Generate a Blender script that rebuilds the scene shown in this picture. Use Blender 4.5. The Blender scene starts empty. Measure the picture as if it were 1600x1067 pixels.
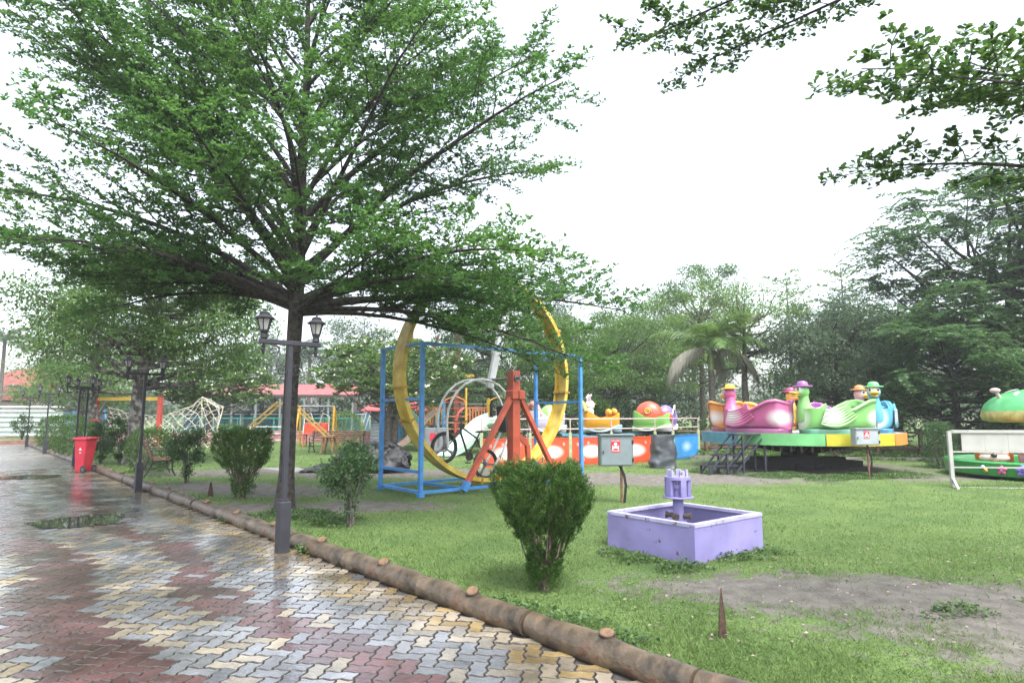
import bpy, bmesh, math, random
import numpy as np
from mathutils import Vector, Matrix, noise as mnoise
R = math.radians
scn = bpy.context.scene
COL = scn.collection
rng = np.random.default_rng(7)
random.seed(7)

# ------------------------------------------------------------------ camera, sky, sun, exposure
cam = bpy.data.cameras.new('camera'); camo = bpy.data.objects.new('camera', cam); COL.objects.link(camo)
camo.location = (0, 0, 1.6); camo.rotation_euler = (R(90 + 6.65), 0, 0)
cam.sensor_width = 36; cam.lens = 22.0; cam.clip_end = 2000
scn.camera = camo
SUN_EL, SUN_AZ = 62, 150          # azimuth: degrees clockwise from +Y
wd = bpy.data.worlds.new('World'); scn.world = wd; wd.use_nodes = True
nt = wd.node_tree; nt.nodes.clear()
sky = nt.nodes.new('ShaderNodeTexSky'); sky.sky_type = 'NISHITA'; sky.sun_disc = False
sky.sun_elevation = R(SUN_EL); sky.sun_rotation = R(SUN_AZ); sky.air_density = 1.0; sky.dust_density = 4.0; sky.ozone_density = 1.0
hs = nt.nodes.new('ShaderNodeHueSaturation'); hs.inputs['Saturation'].default_value = 0.42; hs.inputs['Value'].default_value = 1.0
bg = nt.nodes.new('ShaderNodeBackground'); bg.inputs['Strength'].default_value = 0.15
wo = nt.nodes.new('ShaderNodeOutputWorld')
nt.links.new(sky.outputs[0], hs.inputs['Color']); nt.links.new(hs.outputs[0], bg.inputs[0]); nt.links.new(bg.outputs[0], wo.inputs[0])
sl = bpy.data.lights.new('sun', 'SUN'); sl.energy = 1.1; sl.angle = R(25); sl.color = (1, .98, .95)
so = bpy.data.objects.new('sun', sl); COL.objects.link(so)
so.rotation_euler = (R(90 - SUN_EL), 0, R(180 - SUN_AZ)); so.location = (0, 0, 30)
scn.view_settings.view_transform = 'Standard'; scn.view_settings.look = 'None'
scn.view_settings.exposure = 2.02; scn.view_settings.gamma = 1.0; scn.view_settings.use_curve_mapping = False
scn.cycles.use_denoising = True
scn.cycles.max_bounces = 8; scn.cycles.diffuse_bounces = 3; scn.cycles.glossy_bounces = 3
scn.cycles.transmission_bounces = 4; scn.cycles.transparent_max_bounces = 6; scn.cycles.volume_bounces = 0
scn.cycles.caustics_reflective = False; scn.cycles.caustics_refractive = False

# ------------------------------------------------------------------ materials
MATS = {}; ALB = .78
def M(name, col, rough=.5, var=.15, scale=8., bump=0., bscale=40., metal=0., col2=None, lo=.35, hi=.65, rust=0., spec=.5, coat=0., leaf=False, trans=.35, rnd=None, patches=()):
    """procedural material: noise-varied colour, optional second colour, rust spots, relief; leaf = translucent with per-leaf colour"""
    if name in MATS: return MATS[name]
    col = [c * ALB for c in col]; col2 = [c * ALB for c in col2] if col2 else None; patches = [(a, b_, c_, [q * .85 for q in d]) for a, b_, c_, d in patches]
    m = bpy.data.materials.new(name); m.use_nodes = True; MATS[name] = m
    t = m.node_tree; N = t.nodes; Lk = t.links; N.clear()
    out = N.new('ShaderNodeOutputMaterial'); b = N.new('ShaderNodeBsdfPrincipled')
    b.inputs['Roughness'].default_value = rough; b.inputs['Metallic'].default_value = metal
    b.inputs['Specular IOR Level'].default_value = spec; b.inputs['Coat Weight'].default_value = coat
    tc = N.new('ShaderNodeTexCoord')
    nz = N.new('ShaderNodeTexNoise'); nz.inputs['Scale'].default_value = scale; nz.inputs['Detail'].default_value = 5
    Lk.new(tc.outputs['Object'], nz.inputs['Vector'])
    rp = N.new('ShaderNodeValToRGB'); e = rp.color_ramp.elements
    c1 = [c * (1 - var) for c in col]; c2 = list(col2) if col2 else [min(1, c * (1 + var)) for c in col]
    e[0].position = lo; e[0].color = (*c1, 1); e[1].position = hi; e[1].color = (*c2, 1)
    if leaf:
        at = N.new('ShaderNodeAttribute'); at.attribute_name = 'rnd'; Lk.new(at.outputs['Fac'], rp.inputs[0])
    else:
        Lk.new(nz.outputs['Fac'], rp.inputs[0])
    cur = rp.outputs[0]
    for (pc, px, pr, pcol) in patches:      # airbrushed paint patches in object space: centre, per-axis size, softness, colour
        mp = N.new('ShaderNodeMapping'); mp.vector_type = 'POINT'
        mp.inputs['Location'].default_value = [-a / s for a, s in zip(pc, px)]; mp.inputs['Scale'].default_value = [1 / s for s in px]
        Lk.new(tc.outputs['Object'], mp.inputs[0])
        ln = N.new('ShaderNodeVectorMath'); ln.operation = 'LENGTH'; Lk.new(mp.outputs[0], ln.inputs[0])
        mr = N.new('ShaderNodeMapRange'); mr.inputs['From Min'].default_value = 1 - pr; mr.inputs['From Max'].default_value = 1
        mr.inputs['To Min'].default_value = 1; mr.inputs['To Max'].default_value = 0; Lk.new(ln.outputs['Value'], mr.inputs[0])
        mx = N.new('ShaderNodeMix'); mx.data_type = 'RGBA'; Lk.new(mr.outputs[0], mx.inputs['Factor']); Lk.new(cur, mx.inputs[6]); mx.inputs[7].default_value = (*pcol, 1)
        cur = mx.outputs[2]
    if rust > 0:
        n2 = N.new('ShaderNodeTexNoise'); n2.inputs['Scale'].default_value = 7; n2.inputs['Detail'].default_value = 9; n2.inputs['Roughness'].default_value = .7
        Lk.new(tc.outputs['Object'], n2.inputs['Vector'])
        r2 = N.new('ShaderNodeValToRGB'); r2.color_ramp.elements[0].position = .665 - rust * .3; r2.color_ramp.elements[1].position = .70 - rust * .3
        Lk.new(n2.outputs['Fac'], r2.inputs[0])
        mx = N.new('ShaderNodeMix'); mx.data_type = 'RGBA'; Lk.new(r2.outputs[0], mx.inputs['Factor']); Lk.new(cur, mx.inputs[6]); mx.inputs[7].default_value = (.10, .05, .03, 1)
        cur = mx.outputs[2]
    Lk.new(cur, b.inputs['Base Color'])
    if bump > 0:
        n3 = N.new('ShaderNodeTexNoise'); n3.inputs['Scale'].default_value = bscale; n3.inputs['Detail'].default_value = 6
        Lk.new(tc.outputs['Object'], n3.inputs['Vector'])
        bp = N.new('ShaderNodeBump'); bp.inputs['Strength'].default_value = bump; bp.inputs['Distance'].default_value = .02
        Lk.new(n3.outputs['Fac'], bp.inputs['Height']); Lk.new(bp.outputs[0], b.inputs['Normal'])
    if leaf:
        tr = N.new('ShaderNodeBsdfTranslucent'); hsv = N.new('ShaderNodeHueSaturation'); hsv.inputs['Hue'].default_value = .485; hsv.inputs['Saturation'].default_value = 1.1; hsv.inputs['Value'].default_value = 1.5
        Lk.new(cur, hsv.inputs['Color']); Lk.new(hsv.outputs[0], tr.inputs[0])
        ms = N.new('ShaderNodeMixShader'); ms.inputs[0].default_value = trans
        Lk.new(b.outputs[0], ms.inputs[1]); Lk.new(tr.outputs[0], ms.inputs[2]); Lk.new(ms.outputs[0], out.inputs[0])
    else:
        Lk.new(b.outputs[0], out.inputs[0])
    return m

# ------------------------------------------------------------------ mesh helpers
def frames(pts):
    pts = [Vector(p) for p in pts]; fr = []; prev = None
    for i in range(len(pts)):
        t = (pts[min(i + 1, len(pts) - 1)] - pts[max(i - 1, 0)])
        if t.length < 1e-9: t = Vector((0, 0, 1))
        t.normalize()
        if prev is None:
            a = Vector((0, 0, 1)) if abs(t.z) < .9 else Vector((1, 0, 0)); u = t.cross(a).normalized()
        else:
            u = prev - t * prev.dot(t)
            u = u.normalized() if u.length > 1e-6 else t.orthogonal().normalized()
        fr.append((t, u, t.cross(u))); prev = u
    return pts, fr

class MB:
    def __init__(s): s.v = []; s.f = []; s.mi = []; s.cur = 0
    def add(s, vs, fs):
        o = len(s.v); s.v += [tuple(v) for v in vs]; s.f += [[o + i for i in f] for f in fs]; s.mi += [s.cur] * len(fs); return s
    def box(s, c, d, rz=0, m=None, bev=0.):
        x, y, z = [k / 2 for k in d]
        if bev > 0:
            b = min(bev, x * .9, y * .9, z * .9); vs = []; fs = []
            prof = [(-z, b), (-z + b, 0), (z - b, 0), (z, b)]
            for zz, ins in prof:
                for sx, sy in ((-1, -1), (1, -1), (1, 1), (-1, 1)):
                    vs += [(sx * (x - ins - (b if 0 else 0)), sy * (y - ins), zz)]
            for k in range(3):
                for i in range(4): fs.append([k * 4 + i, k * 4 + (i + 1) % 4, k * 4 + 4 + (i + 1) % 4, k * 4 + 4 + i])
            fs += [[3, 2, 1, 0], [12, 13, 14, 15]]
        else:
            vs = [(-x, -y, -z), (x, -y, -z), (x, y, -z), (-x, y, -z), (-x, -y, z), (x, -y, z), (x, y, z), (-x, y, z)]
            fs = [[3, 2, 1, 0], [4, 5, 6, 7], [0, 1, 5, 4], [1, 2, 6, 5], [2, 3, 7, 6], [3, 0, 4, 7]]
        if m is not None: vs = [tuple((m @ Vector(v)) + Vector(c)) for v in vs]
        else:
            ca, sa = math.cos(rz), math.sin(rz); vs = [(c[0] + v[0] * ca - v[1] * sa, c[1] + v[0] * sa + v[1] * ca, c[2] + v[2]) for v in vs]
        return s.add(vs, fs)
    def bar(s, a, b, w, h=None, up=(0, 0, 1), ext=0.):
        """rectangular bar from a to b, w across, h along 'up'"""
        h = h or w; a, b = Vector(a), Vector(b); t = (b - a).normalized(); a = a - t * ext; b = b + t * ext
        u = Vector(up); u = u - t * u.dot(t)
        if u.length < 1e-4: u = t.orthogonal()
        u.normalize(); q = t.cross(u)
        vs = [p + q * (sx * w / 2) + u * (sy * h / 2) for p in (a, b) for sx, sy in ((-1, -1), (1, -1), (1, 1), (-1, 1))]
        return s.add(vs, [[3, 2, 1, 0], [4, 5, 6, 7], [0, 1, 5, 4], [1, 2, 6, 5], [2, 3, 7, 6], [3, 0, 4, 7]])
    def tube(s, pts, r, n=8, caps=True, closed=False):
        pts, fr = frames(pts); k = len(pts); rs = r if hasattr(r, '__len__') else [r] * k; vs = []; fs = []
        for p, (t, u, w), rr in zip(pts, fr, rs):
            for j in range(n):
                a = 2 * math.pi * j / n; vs.append(p + u * (math.cos(a) * rr) + w * (math.sin(a) * rr))
        for i in range(k - 1 + (1 if closed else 0)):
            i2 = (i + 1) % k
            for j in range(n): fs.append([i * n + j, i * n + (j + 1) % n, i2 * n + (j + 1) % n, i2 * n + j])
        if caps and not closed: fs += [list(range(n))[::-1], [(k - 1) * n + j for j in range(n)]]
        return s.add(vs, fs)
    def lathe(s, prof, n=16, c=(0, 0, 0), m=None, sx=1., sy=1.):
        vs = []; fs = []
        for r, z in prof:
            for j in range(n):
                a = 2 * math.pi * j / n; vs.append(Vector((r * math.cos(a) * sx, r * math.sin(a) * sy, z)))
        if m is not None: vs = [m @ v for v in vs]
        vs = [v + Vector(c) for v in vs]
        for i in range(len(prof) - 1):
            for j in range(n): fs.append([i * n + j, i * n + (j + 1) % n, (i + 1) * n + (j + 1) % n, (i + 1) * n + j])
        fs += [list(range(n))[::-1], [(len(prof) - 1) * n + j for j in range(n)]]
        return s.add(vs, fs)
    def ball(s, c, r, n=12, k=8, m=None):
        r = r if hasattr(r, '__len__') else (r, r, r)
        prof = [(max(1e-3, math.sin(math.pi * i / k)), -math.cos(math.pi * i / k)) for i in range(k + 1)]
        S = Matrix.Diagonal(Vector(r)); mm = (m @ S) if m is not None else S
        return s.lathe(prof, n, c, mm)
    def prism(s, poly, h, m=None, c=(0, 0, 0)):
        n = len(poly); vs = [Vector((p[0], p[1], 0)) for p in poly] + [Vector((p[0], p[1], h)) for p in poly]
        if m is not None: vs = [m @ v for v in vs]
        vs = [v + Vector(c) for v in vs]
        return s.add(vs, [list(range(n))[::-1], list(range(n, 2 * n))] + [[i, (i + 1) % n, n + (i + 1) % n, n + i] for i in range(n)])
    def grid(s, rows, closed=False):
        """rows: equal-length lists of points"""
        n = len(rows[0]); vs = [p for r in rows for p in r]; fs = []
        for i in range(len(rows) - 1):
            for j in range(n - (0 if closed else 1)):
                fs.append([i * n + j, i * n + (j + 1) % n, (i + 1) * n + (j + 1) % n, (i + 1) * n + j])
        return s.add(vs, fs)
    def data(s, name, mats, smooth=False):
        me = bpy.data.meshes.new(name); me.from_pydata(s.v, [], s.f)
        for m in (mats if isinstance(mats, (list, tuple)) else [mats]): me.materials.append(m)
        if any(s.mi): me.polygons.foreach_set('material_index', s.mi)
        bm = bmesh.new(); bm.from_mesh(me); bmesh.ops.recalc_face_normals(bm, faces=bm.faces); bm.to_mesh(me); bm.free()
        if smooth:
            me.polygons.foreach_set('use_smooth', [True] * len(me.polygons)); me.set_sharp_from_angle(angle=R(smooth if smooth > 1 else 40))
        me.update(); return me
    def obj(s, name, mats, parent=None, smooth=False):
        return link(name, s.data(name, mats, smooth), parent)

def link(name, me, parent=None):
    o = bpy.data.objects.new(name, me); COL.objects.link(o)
    if parent is not None: o.parent = parent
    return o
def tag(o, label, cat, group=None):
    o['label'] = label; o['category'] = cat
    if group: o['group'] = group
    return o
def thing(name, label, cat, loc=(0, 0, 0), rz=0., group=None):
    o = bpy.data.objects.new(name, None); COL.objects.link(o); o.location = loc; o.rotation_euler = (0, 0, rz); o.empty_display_size = .2
    return tag(o, label, cat, group)
def struct(o): o['kind'] = 'structure'; return o
def stuff(o): o['kind'] = 'stuff'; return o
def copy_tree(o, parent=None):
    c = o.copy(); COL.objects.link(c); c.parent = parent
    for ch in list(o.children): copy_tree(ch, c)
    return c
def np_mesh(name, V, nper, mat, rnd=None, smooth=False, quads=None):
    """V (n*nper,3): n polygons of nper own vertices each"""
    me = bpy.data.meshes.new(name); nv = len(V); npoly = nv // nper
    me.vertices.add(nv); me.vertices.foreach_set('co', np.ascontiguousarray(V, np.float32).ravel())
    me.loops.add(nv); me.loops.foreach_set('vertex_index', np.arange(nv, dtype=np.int32))
    me.polygons.add(npoly); me.polygons.foreach_set('loop_start', np.arange(0, nv, nper, dtype=np.int32))
    me.update(calc_edges=True)
    if rnd is not None:
        a = me.attributes.new('rnd', 'FLOAT', 'POINT'); a.data.foreach_set('value', np.repeat(rnd, nper).astype(np.float32))
    me.materials.append(mat); return me
def unit(A): return A / np.maximum(np.linalg.norm(A, axis=-1, keepdims=True), 1e-9)
def leaves(name, P, D, L, W, mat, parent=None, up=None, shape='kite', fold=.12, rnd=None):
    """one polygon per leaf: base P, direction D, length L, width W"""
    P = np.asarray(P, float); n = len(P); D = unit(np.asarray(D, float))
    up = np.array([0, 0, 1.]) + rng.normal(0, .45, (n, 3)) if up is None else up
    S = unit(np.cross(D, up)); Nn = np.cross(S, D)
    L = np.broadcast_to(L, (n,))[:, None]; W = np.broadcast_to(W, (n,))[:, None]
    if shape == 'kite':
        V = np.stack([P, P + D * L * .6 + S * W * .5 + Nn * L * fold, P + D * L, P + D * L * .6 - S * W * .5 + Nn * L * fold], 1).reshape(-1, 3); k = 4
    elif shape == 'blade':
        V = np.stack([P - S * W * .5, P + S * W * .5, P + D * L], 1).reshape(-1, 3); k = 3
    else:
        V = np.stack([P, P + D * L * .45 + S * W * .28, P + D * L * .8 + S * W * .5 - Nn * L * .03, P + D * L - Nn * L * .06, P + D * L * .8 - S * W * .5 - Nn * L * .03, P + D * L * .45 - S * W * .28], 1).reshape(-1, 3); k = 6
    r = rng.random(n) if rnd is None else rnd
    return link(name, np_mesh(name, V, k, mat, r), parent)
def rdir(n, zlo=-1., zhi=1.):
    z = rng.uniform(zlo, zhi, n); a = rng.uniform(0, 2 * math.pi, n); s = np.sqrt(np.maximum(0, 1 - z * z))
    return np.stack([s * np.cos(a), s * np.sin(a), z], 1)
# ------------------------------------------------------------------ ground, lawn, path
LO = Vector((.765, 3.97, 0)); LD = Vector((-.668, .744, 0)); LP = Vector((.744, .668, 0))   # kerb line: origin, direction, lawn side
def kerb(s, off=0., z=0.): return LO + LD * s + LP * off + Vector((0, 0, z))
def off_of(x, y): return (x - LO.x) * LP.x + (y - LO.y) * LP.y
def s_of(x, y): return (x - LO.x) * LD.x + (y - LO.y) * LD.y

def grass_mat():
    m = bpy.data.materials.new('lawn'); m.use_nodes = True; t = m.node_tree; N = t.nodes; Lk = t.links
    b = N['Principled BSDF']; b.inputs['Roughness'].default_value = .95; b.inputs['Specular IOR Level'].default_value = .2
    tc = N.new('ShaderNodeTexCoord')
    def noi(sc, de=5):
        n = N.new('ShaderNodeTexNoise'); n.inputs['Scale'].default_value = sc; n.inputs['Detail'].default_value = de; Lk.new(tc.outputs['Object'], n.inputs['Vector']); return n
    def ramp(src, p0, c0, p1, c1):
        r = N.new('ShaderNodeValToRGB'); e = r.color_ramp.elements; e[0].position = p0; e[0].color = (*c0, 1); e[1].position = p1; e[1].color = (*c1, 1); Lk.new(src, r.inputs[0]); return r
    g = ramp(noi(1.1).outputs['Fac'], .3, (.058, .105, .032), .7, (.11, .165, .05))
    fine = ramp(noi(45).outputs['Fac'], .3, (.55, .55, .55), .7, (1.25, 1.25, 1.2))
    mg = N.new('ShaderNodeMix'); mg.data_type = 'RGBA'; mg.blend_type = 'MULTIPLY'; mg.inputs[0].default_value = 1; Lk.new(g.outputs[0], mg.inputs[6]); Lk.new(fine.outputs[0], mg.inputs[7])
    soil = ramp(noi(6, 9).outputs['Fac'], .3, (.08, .074, .064), .7, (.15, .14, .122))
    at = N.new('ShaderNodeAttribute'); at.attribute_name = 'dirt'
    ad = N.new('ShaderNodeMath'); ad.operation = 'ADD'; nn = noi(4.5, 8); Lk.new(at.outputs['Fac'], ad.inputs[0])
    sb = N.new('ShaderNodeMath'); sb.operation = 'MULTIPLY_ADD'; sb.inputs[1].default_value = 1.2; sb.inputs[2].default_value = -.6; Lk.new(nn.outputs['Fac'], sb.inputs[0]); Lk.new(sb.outputs[0], ad.inputs[1])
    f = ramp(ad.outputs[0], .42, (0, 0, 0), .62, (1, 1, 1))
    mx = N.new('ShaderNodeMix'); mx.data_type = 'RGBA'; Lk.new(f.outputs[0], mx.inputs[0]); Lk.new(mg.outputs[2], mx.inputs[6]); Lk.new(soil.outputs[0], mx.inputs[7]); Lk.new(mx.outputs[2], b.inputs['Base Color'])
    bp = N.new('ShaderNodeBump'); bp.inputs['Strength'].default_value = .6; bp.inputs['Distance'].default_value = .03; Lk.new(noi(30, 8).outputs['Fac'], bp.inputs['Height']); Lk.new(bp.outputs[0], b.inputs['Normal'])
    return m
LAWN = grass_mat()
# bare earth patches: centre, radii, rotation
DIRT = [((3.0, 5.75), (2.0, .7), -.1), ((4.5, 5.0), (2.4, 1.15), -.15), ((4.7, 4.1), (2.0, .8), -.1), ((3.6, 15.6), (4.2, 1.5), .05), ((-5.6, 13.6), (2.6, 1.0), -.4), ((-2.6, 11.0), (1.5, .7), .1), ((-4.3, 10.6), (1.1, .8), -.6),
        ((-3.2, 17.2), (3.2, 1.4), .1), ((1.5, 16.0), (2.5, 1.2), .2), ((10.8, 15.6), (1.6, .5), .1), ((-7.6, 17.5), (2.4, 1.2), .2), ((7.3, 4.4), (1.5, .6), 0), ((8.8, 19.0), (3.2, 3.2), 0)]
def dirt_np(x, y):
    d = np.zeros_like(x)
    for (c, r, a) in DIRT:
        ca, sa = math.cos(a), math.sin(a); dx, dy = x - c[0], y - c[1]
        q = np.sqrt(((dx * ca + dy * sa) / r[0]) ** 2 + ((-dx * sa + dy * ca) / r[1]) ** 2)
        d = np.maximum(d, np.clip(1.25 - .75 * q, 0, 1))
    return d
def height_np(x, y): return .02 * np.sin(x * .9 + 1) * np.cos(y * .7) + .012 * np.sin(x * 2.7 + y * 1.9) + .03
def lawn_sheet(name, xs, os, z0=0.):
    """grid in kerb coordinates: s along the kerb, off across"""
    S, O = np.meshgrid(xs, os, indexing='ij'); X = LO.x + LD.x * S + LP.x * O; Y = LO.y + LD.y * S + LP.y * O
    Z = height_np(X, Y) * np.clip(O * 2, 0, 1) + z0
    V = np.stack([X, Y, Z], -1).reshape(-1, 3); n, k = S.shape
    i = np.arange(n - 1)[:, None] * k + np.arange(k - 1)[None]; F = np.stack([i, i + 1, i + k + 1, i + k], -1).reshape(-1, 4)
    me = bpy.data.meshes.new(name); me.from_pydata(V.tolist(), [], F.tolist()); me.materials.append(LAWN)
    a = me.attributes.new('dirt', 'FLOAT', 'POINT'); a.data.foreach_set('value', dirt_np(X, Y).ravel().astype(np.float32))
    me.polygons.foreach_set('use_smooth', [True] * len(F)); me.update(); return struct(link(name, me))
lawn_sheet('lawn', np.concatenate([np.arange(-6, 32, .22), np.arange(32, 110, 2.)]), np.concatenate([np.arange(.05, 22, .22), np.arange(22, 120, 3.)]))
g = MB(); g.add([(-400, -60, -.07), (400, -60, -.07), (400, 700, -.07), (-400, 700, -.07)], [[0, 1, 2, 3]])
struct(g.obj('ground', M('earth', (.12, .14, .06), .95, .3, .4)))

# interlocking pavers, zigzag edges, laid in herringbone
U = .1125; PR = R(-4)
def paver_mats():
    res = []
    for nm, c in (('grey', (.125, .13, .14)), ('tan', (.185, .16, .12)), ('yellow', (.19, .14, .065)), ('maroon', (.066, .030, .030))):
        m = bpy.data.materials.new('paver_' + nm); m.use_nodes = True; t = m.node_tree; N = t.nodes; Lk = t.links; b = N['Principled BSDF']
        geo = N.new('ShaderNodeNewGeometry'); oi = N.new('ShaderNodeObjectInfo'); ad = N.new('ShaderNodeMath'); ad.operation = 'ADD'
        Lk.new(geo.outputs['Random Per Island'], ad.inputs[0]); Lk.new(oi.outputs['Random'], ad.inputs[1])
        fr = N.new('ShaderNodeMath'); fr.operation = 'FRACT'; Lk.new(ad.outputs[0], fr.inputs[0])
        n1 = N.new('ShaderNodeTexNoise'); n1.inputs['Scale'].default_value = 9; n1.inputs['Detail'].default_value = 8; Lk.new(geo.outputs['Position'], n1.inputs['Vector'])
        mu = N.new('ShaderNodeMath'); mu.operation = 'MULTIPLY_ADD'; mu.inputs[1].default_value = .55; Lk.new(fr.outputs[0], mu.inputs[0])
        m2 = N.new('ShaderNodeMath'); m2.operation = 'MULTIPLY'; m2.inputs[1].default_value = .7; Lk.new(n1.outputs['Fac'], m2.inputs[0]); Lk.new(m2.outputs[0], mu.inputs[2])
        rp = N.new('ShaderNodeValToRGB'); e = rp.color_ramp.elements; e[0].position = .15; e[0].color = (*[k * .55 for k in c], 1); e[1].position = .95; e[1].color = (*[min(1, k * 1.35) for k in c], 1)
        Lk.new(mu.outputs[0], rp.inputs[0])
        n2 = N.new('ShaderNodeTexNoise'); n2.inputs['Scale'].default_value = 1.3; n2.inputs['Detail'].default_value = 7; n2.inputs['Roughness'].default_value = .6; Lk.new(geo.outputs['Position'], n2.inputs['Vector'])
        rr = N.new('ShaderNodeMapRange'); rr.inputs['From Min'].default_value = .36; rr.inputs['From Max'].default_value = .62; rr.inputs['To Min'].default_value = .03; rr.inputs['To Max'].default_value = .36
        Lk.new(n2.outputs['Fac'], rr.inputs[0]); Lk.new(rr.outputs[0], b.inputs['Roughness'])
        dk = N.new('ShaderNodeMapRange'); dk.inputs['From Min'].default_value = .36; dk.inputs['From Max'].default_value = .62; dk.inputs['To Min'].default_value = .5; dk.inputs['To Max'].default_value = 1.25; Lk.new(n2.outputs['Fac'], dk.inputs[0])
        mm = N.new('ShaderNodeVectorMath'); mm.operation = 'SCALE'; Lk.new(rp.outputs[0], mm.inputs[0]); Lk.new(dk.outputs[0], mm.inputs['Scale']); Lk.new(mm.outputs[0], b.inputs['Base Color'])
        n3 = N.new('ShaderNodeTexNoise'); n3.inputs['Scale'].default_value = 26; n3.inputs['Detail'].default_value = 7; Lk.new(geo.outputs['Position'], n3.inputs['Vector'])
        bp = N.new('ShaderNodeBump'); bp.inputs['Strength'].default_value = .3; bp.inputs['Distance'].default_value = .014; Lk.new(n3.outputs['Fac'], bp.inputs['Height']); Lk.new(bp.outputs[0], b.inputs['Normal'])
        b.inputs['Specular IOR Level'].default_value = .85; b.inputs['Coat Weight'].default_value = .4; b.inputs['Coat Roughness'].default_value = .12
        res.append(m)
    return res
PM = paver_mats()
def paver_outline(vert):
    a = .085
    def edge(p, q):
        p, q = np.array(p, float), np.array(q, float); d = q - p; n = np.array([-abs(d[1]), abs(d[0])])   # same side for every grid edge of one direction
        sgn = 1 if (d[0] + d[1]) > 0 else -1
        return [p, p + d * .25 + n * a * sgn, p + d * .75 - n * a * sgn]
    c = [(0, 0), (1, 0), (2, 0), (2, 1), (1, 1), (0, 1)] if not vert else [(0, 0), (1, 0), (1, 1), (1, 2), (0, 2), (0, 1)]
    o = []
    for i in range(6): o += edge(c[i], c[(i + 1) % 6])
    return np.array(o)
def paver_geom(vert, full=True):
    o = paver_outline(vert); c = o.mean(0); n = len(o); ctr = np.array([1, .5]) if not vert else np.array([.5, 1])
    o = (o - ctr) * U
    def inset(d):
        r = []
        for i in range(n):
            p, q, w = o[i - 1], o[i], o[(i + 1) % n]; d1 = (q - p) / np.linalg.norm(q - p); d2 = (w - q) / np.linalg.norm(w - q)
            nn = np.array([-(d1[1] + d2[1]), d1[0] + d2[0]]); r.append(q + nn / np.linalg.norm(nn) * d)
        return np.array(r)
    rings = [(inset(.0045), -.03), (inset(.0045), -.006), (inset(.0095), 0)] if full else [(inset(.0045), -.014), (inset(.0085), 0)]; nr = len(rings)
    V = [(p[0], p[1], z) for r, z in rings for p in r]; F = []
    for k in range(nr - 1):
        for i in range(n): F.append([k * n + i, k * n + (i + 1) % n, (k + 1) * n + (i + 1) % n, (k + 1) * n + i])
    F.append([(nr - 1) * n + i for i in range(n)]); return V, F
PG = [paver_geom(False), paver_geom(True)]; PL = [paver_geom(False, False), paver_geom(True, False)]
PD = []; JOINT = M('joint_sand', (.055, .05, .045), .8, .4, 20)
for k in (0, 1):
    for m in PM:
        me = bpy.data.meshes.new('paver'); me.from_pydata(*[PG[k][0], [], PG[k][1]]); me.materials.append(m); me.materials.append(JOINT); me.polygons.foreach_set('material_index', [1] * (len(PG[k][1]) - 1) + [0]); me.update(); PD.append(me)
pb = MB(); zs = -.016
q = [kerb(-9, .1, zs), kerb(70, .1, zs), kerb(70, -9, zs), kerb(-9, -9, zs)]; pb.add(q, [[0, 1, 2, 3]])
path = struct(pb.obj('path', M('joint_sand', (.055, .05, .045), .8, .4, 20)))
# beyond the built pavers: same stone as one sheet with a fine brick pattern
def far_mat():
    m = bpy.data.materials.new('far_paving'); m.use_nodes = True; t = m.node_tree; N = t.nodes; Lk = t.links; b = N['Principled BSDF']
    tc = N.new('ShaderNodeTexCoord'); br = N.new('ShaderNodeTexBrick'); br.inputs['Scale'].default_value = 1; br.inputs['Brick Width'].default_value = .225; br.inputs['Row Height'].default_value = .1125; br.inputs['Mortar Size'].default_value = .006
    br.inputs['Color1'].default_value = (.12, .12, .12, 1); br.inputs['Color2'].default_value = (.16, .14, .11, 1); br.inputs['Mortar'].default_value = (.07, .06, .05, 1); Lk.new(tc.outputs['Object'], br.inputs['Vector']); Lk.new(br.outputs[0], b.inputs['Base Color'])
    n = N.new('ShaderNodeTexNoise'); n.inputs['Scale'].default_value = .9; n.inputs['Detail'].default_value = 7; Lk.new(tc.outputs['Object'], n.inputs['Vector'])
    r = N.new('ShaderNodeMapRange'); r.inputs['From Min'].default_value = .38; r.inputs['From Max'].default_value = .62; r.inputs['To Min'].default_value = .22; r.inputs['To Max'].default_value = .5; Lk.new(n.outputs['Fac'], r.inputs[0]); Lk.new(r.outputs[0], b.inputs['Roughness'])
    bp = N.new('ShaderNodeBump'); bp.inputs['Strength'].default_value = .3; bp.inputs['Distance'].default_value = .01; Lk.new(br.outputs['Fac'], bp.inputs['Height']); bp.invert = True; Lk.new(bp.outputs[0], b.inputs['Normal']); return m
pf = MB(); SF = 21.0
pf.add([kerb(SF, .05, -.004), kerb(70, .05, -.004), kerb(70, -9, -.004), kerb(SF, -9, -.004)], [[0, 1, 2, 3]])
pf.obj('far_paving', far_mat(), path)
cells = []
cp, sp = math.cos(PR), math.sin(PR)
for i in range(-210, 70):
    for j in range(-10, 190):
        c = (i - j) % 4
        if c == 0: ctr = (i + 1, j + .5); k = 0
        elif c == 3: ctr = (i + .5, j + 1); k = 1
        else: continue
        x, y = ctr[0] * U, ctr[1] * U; X, Y = x * cp - y * sp, x * sp + y * cp
        o = off_of(X, Y); s = s_of(X, Y)
        if o > .0 or o < -6.2 or s < -3.2 or s > SF or X < -.98 * Y - 1.6: continue
        cells.append((X, Y, k, o, s))
def paver_col(o, s):
    d = -o + .16 * math.sin(s * 1.3) + random.gauss(0, .05)
    p = d % 3.1
    r = random.random()
    if p < .5: return (2 if r < .45 else 1) if d < 1 else (1 if r < .6 else 2 if r < .75 else 0)
    if p < 1.0: return 0 if r < .8 else 1
    if p < 1.4: return 3 if r < .95 else 0
    if p < 2.05: return 1 if r < .35 else 0
    if p < 2.65: return 3 if r < .96 else 0
    return 1 if r < .5 else 2 if r < .78 else 0
vis = [c for c in cells if abs(c[0]) < .83 * c[1] + .1 and c[1] > 3.75]
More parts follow.
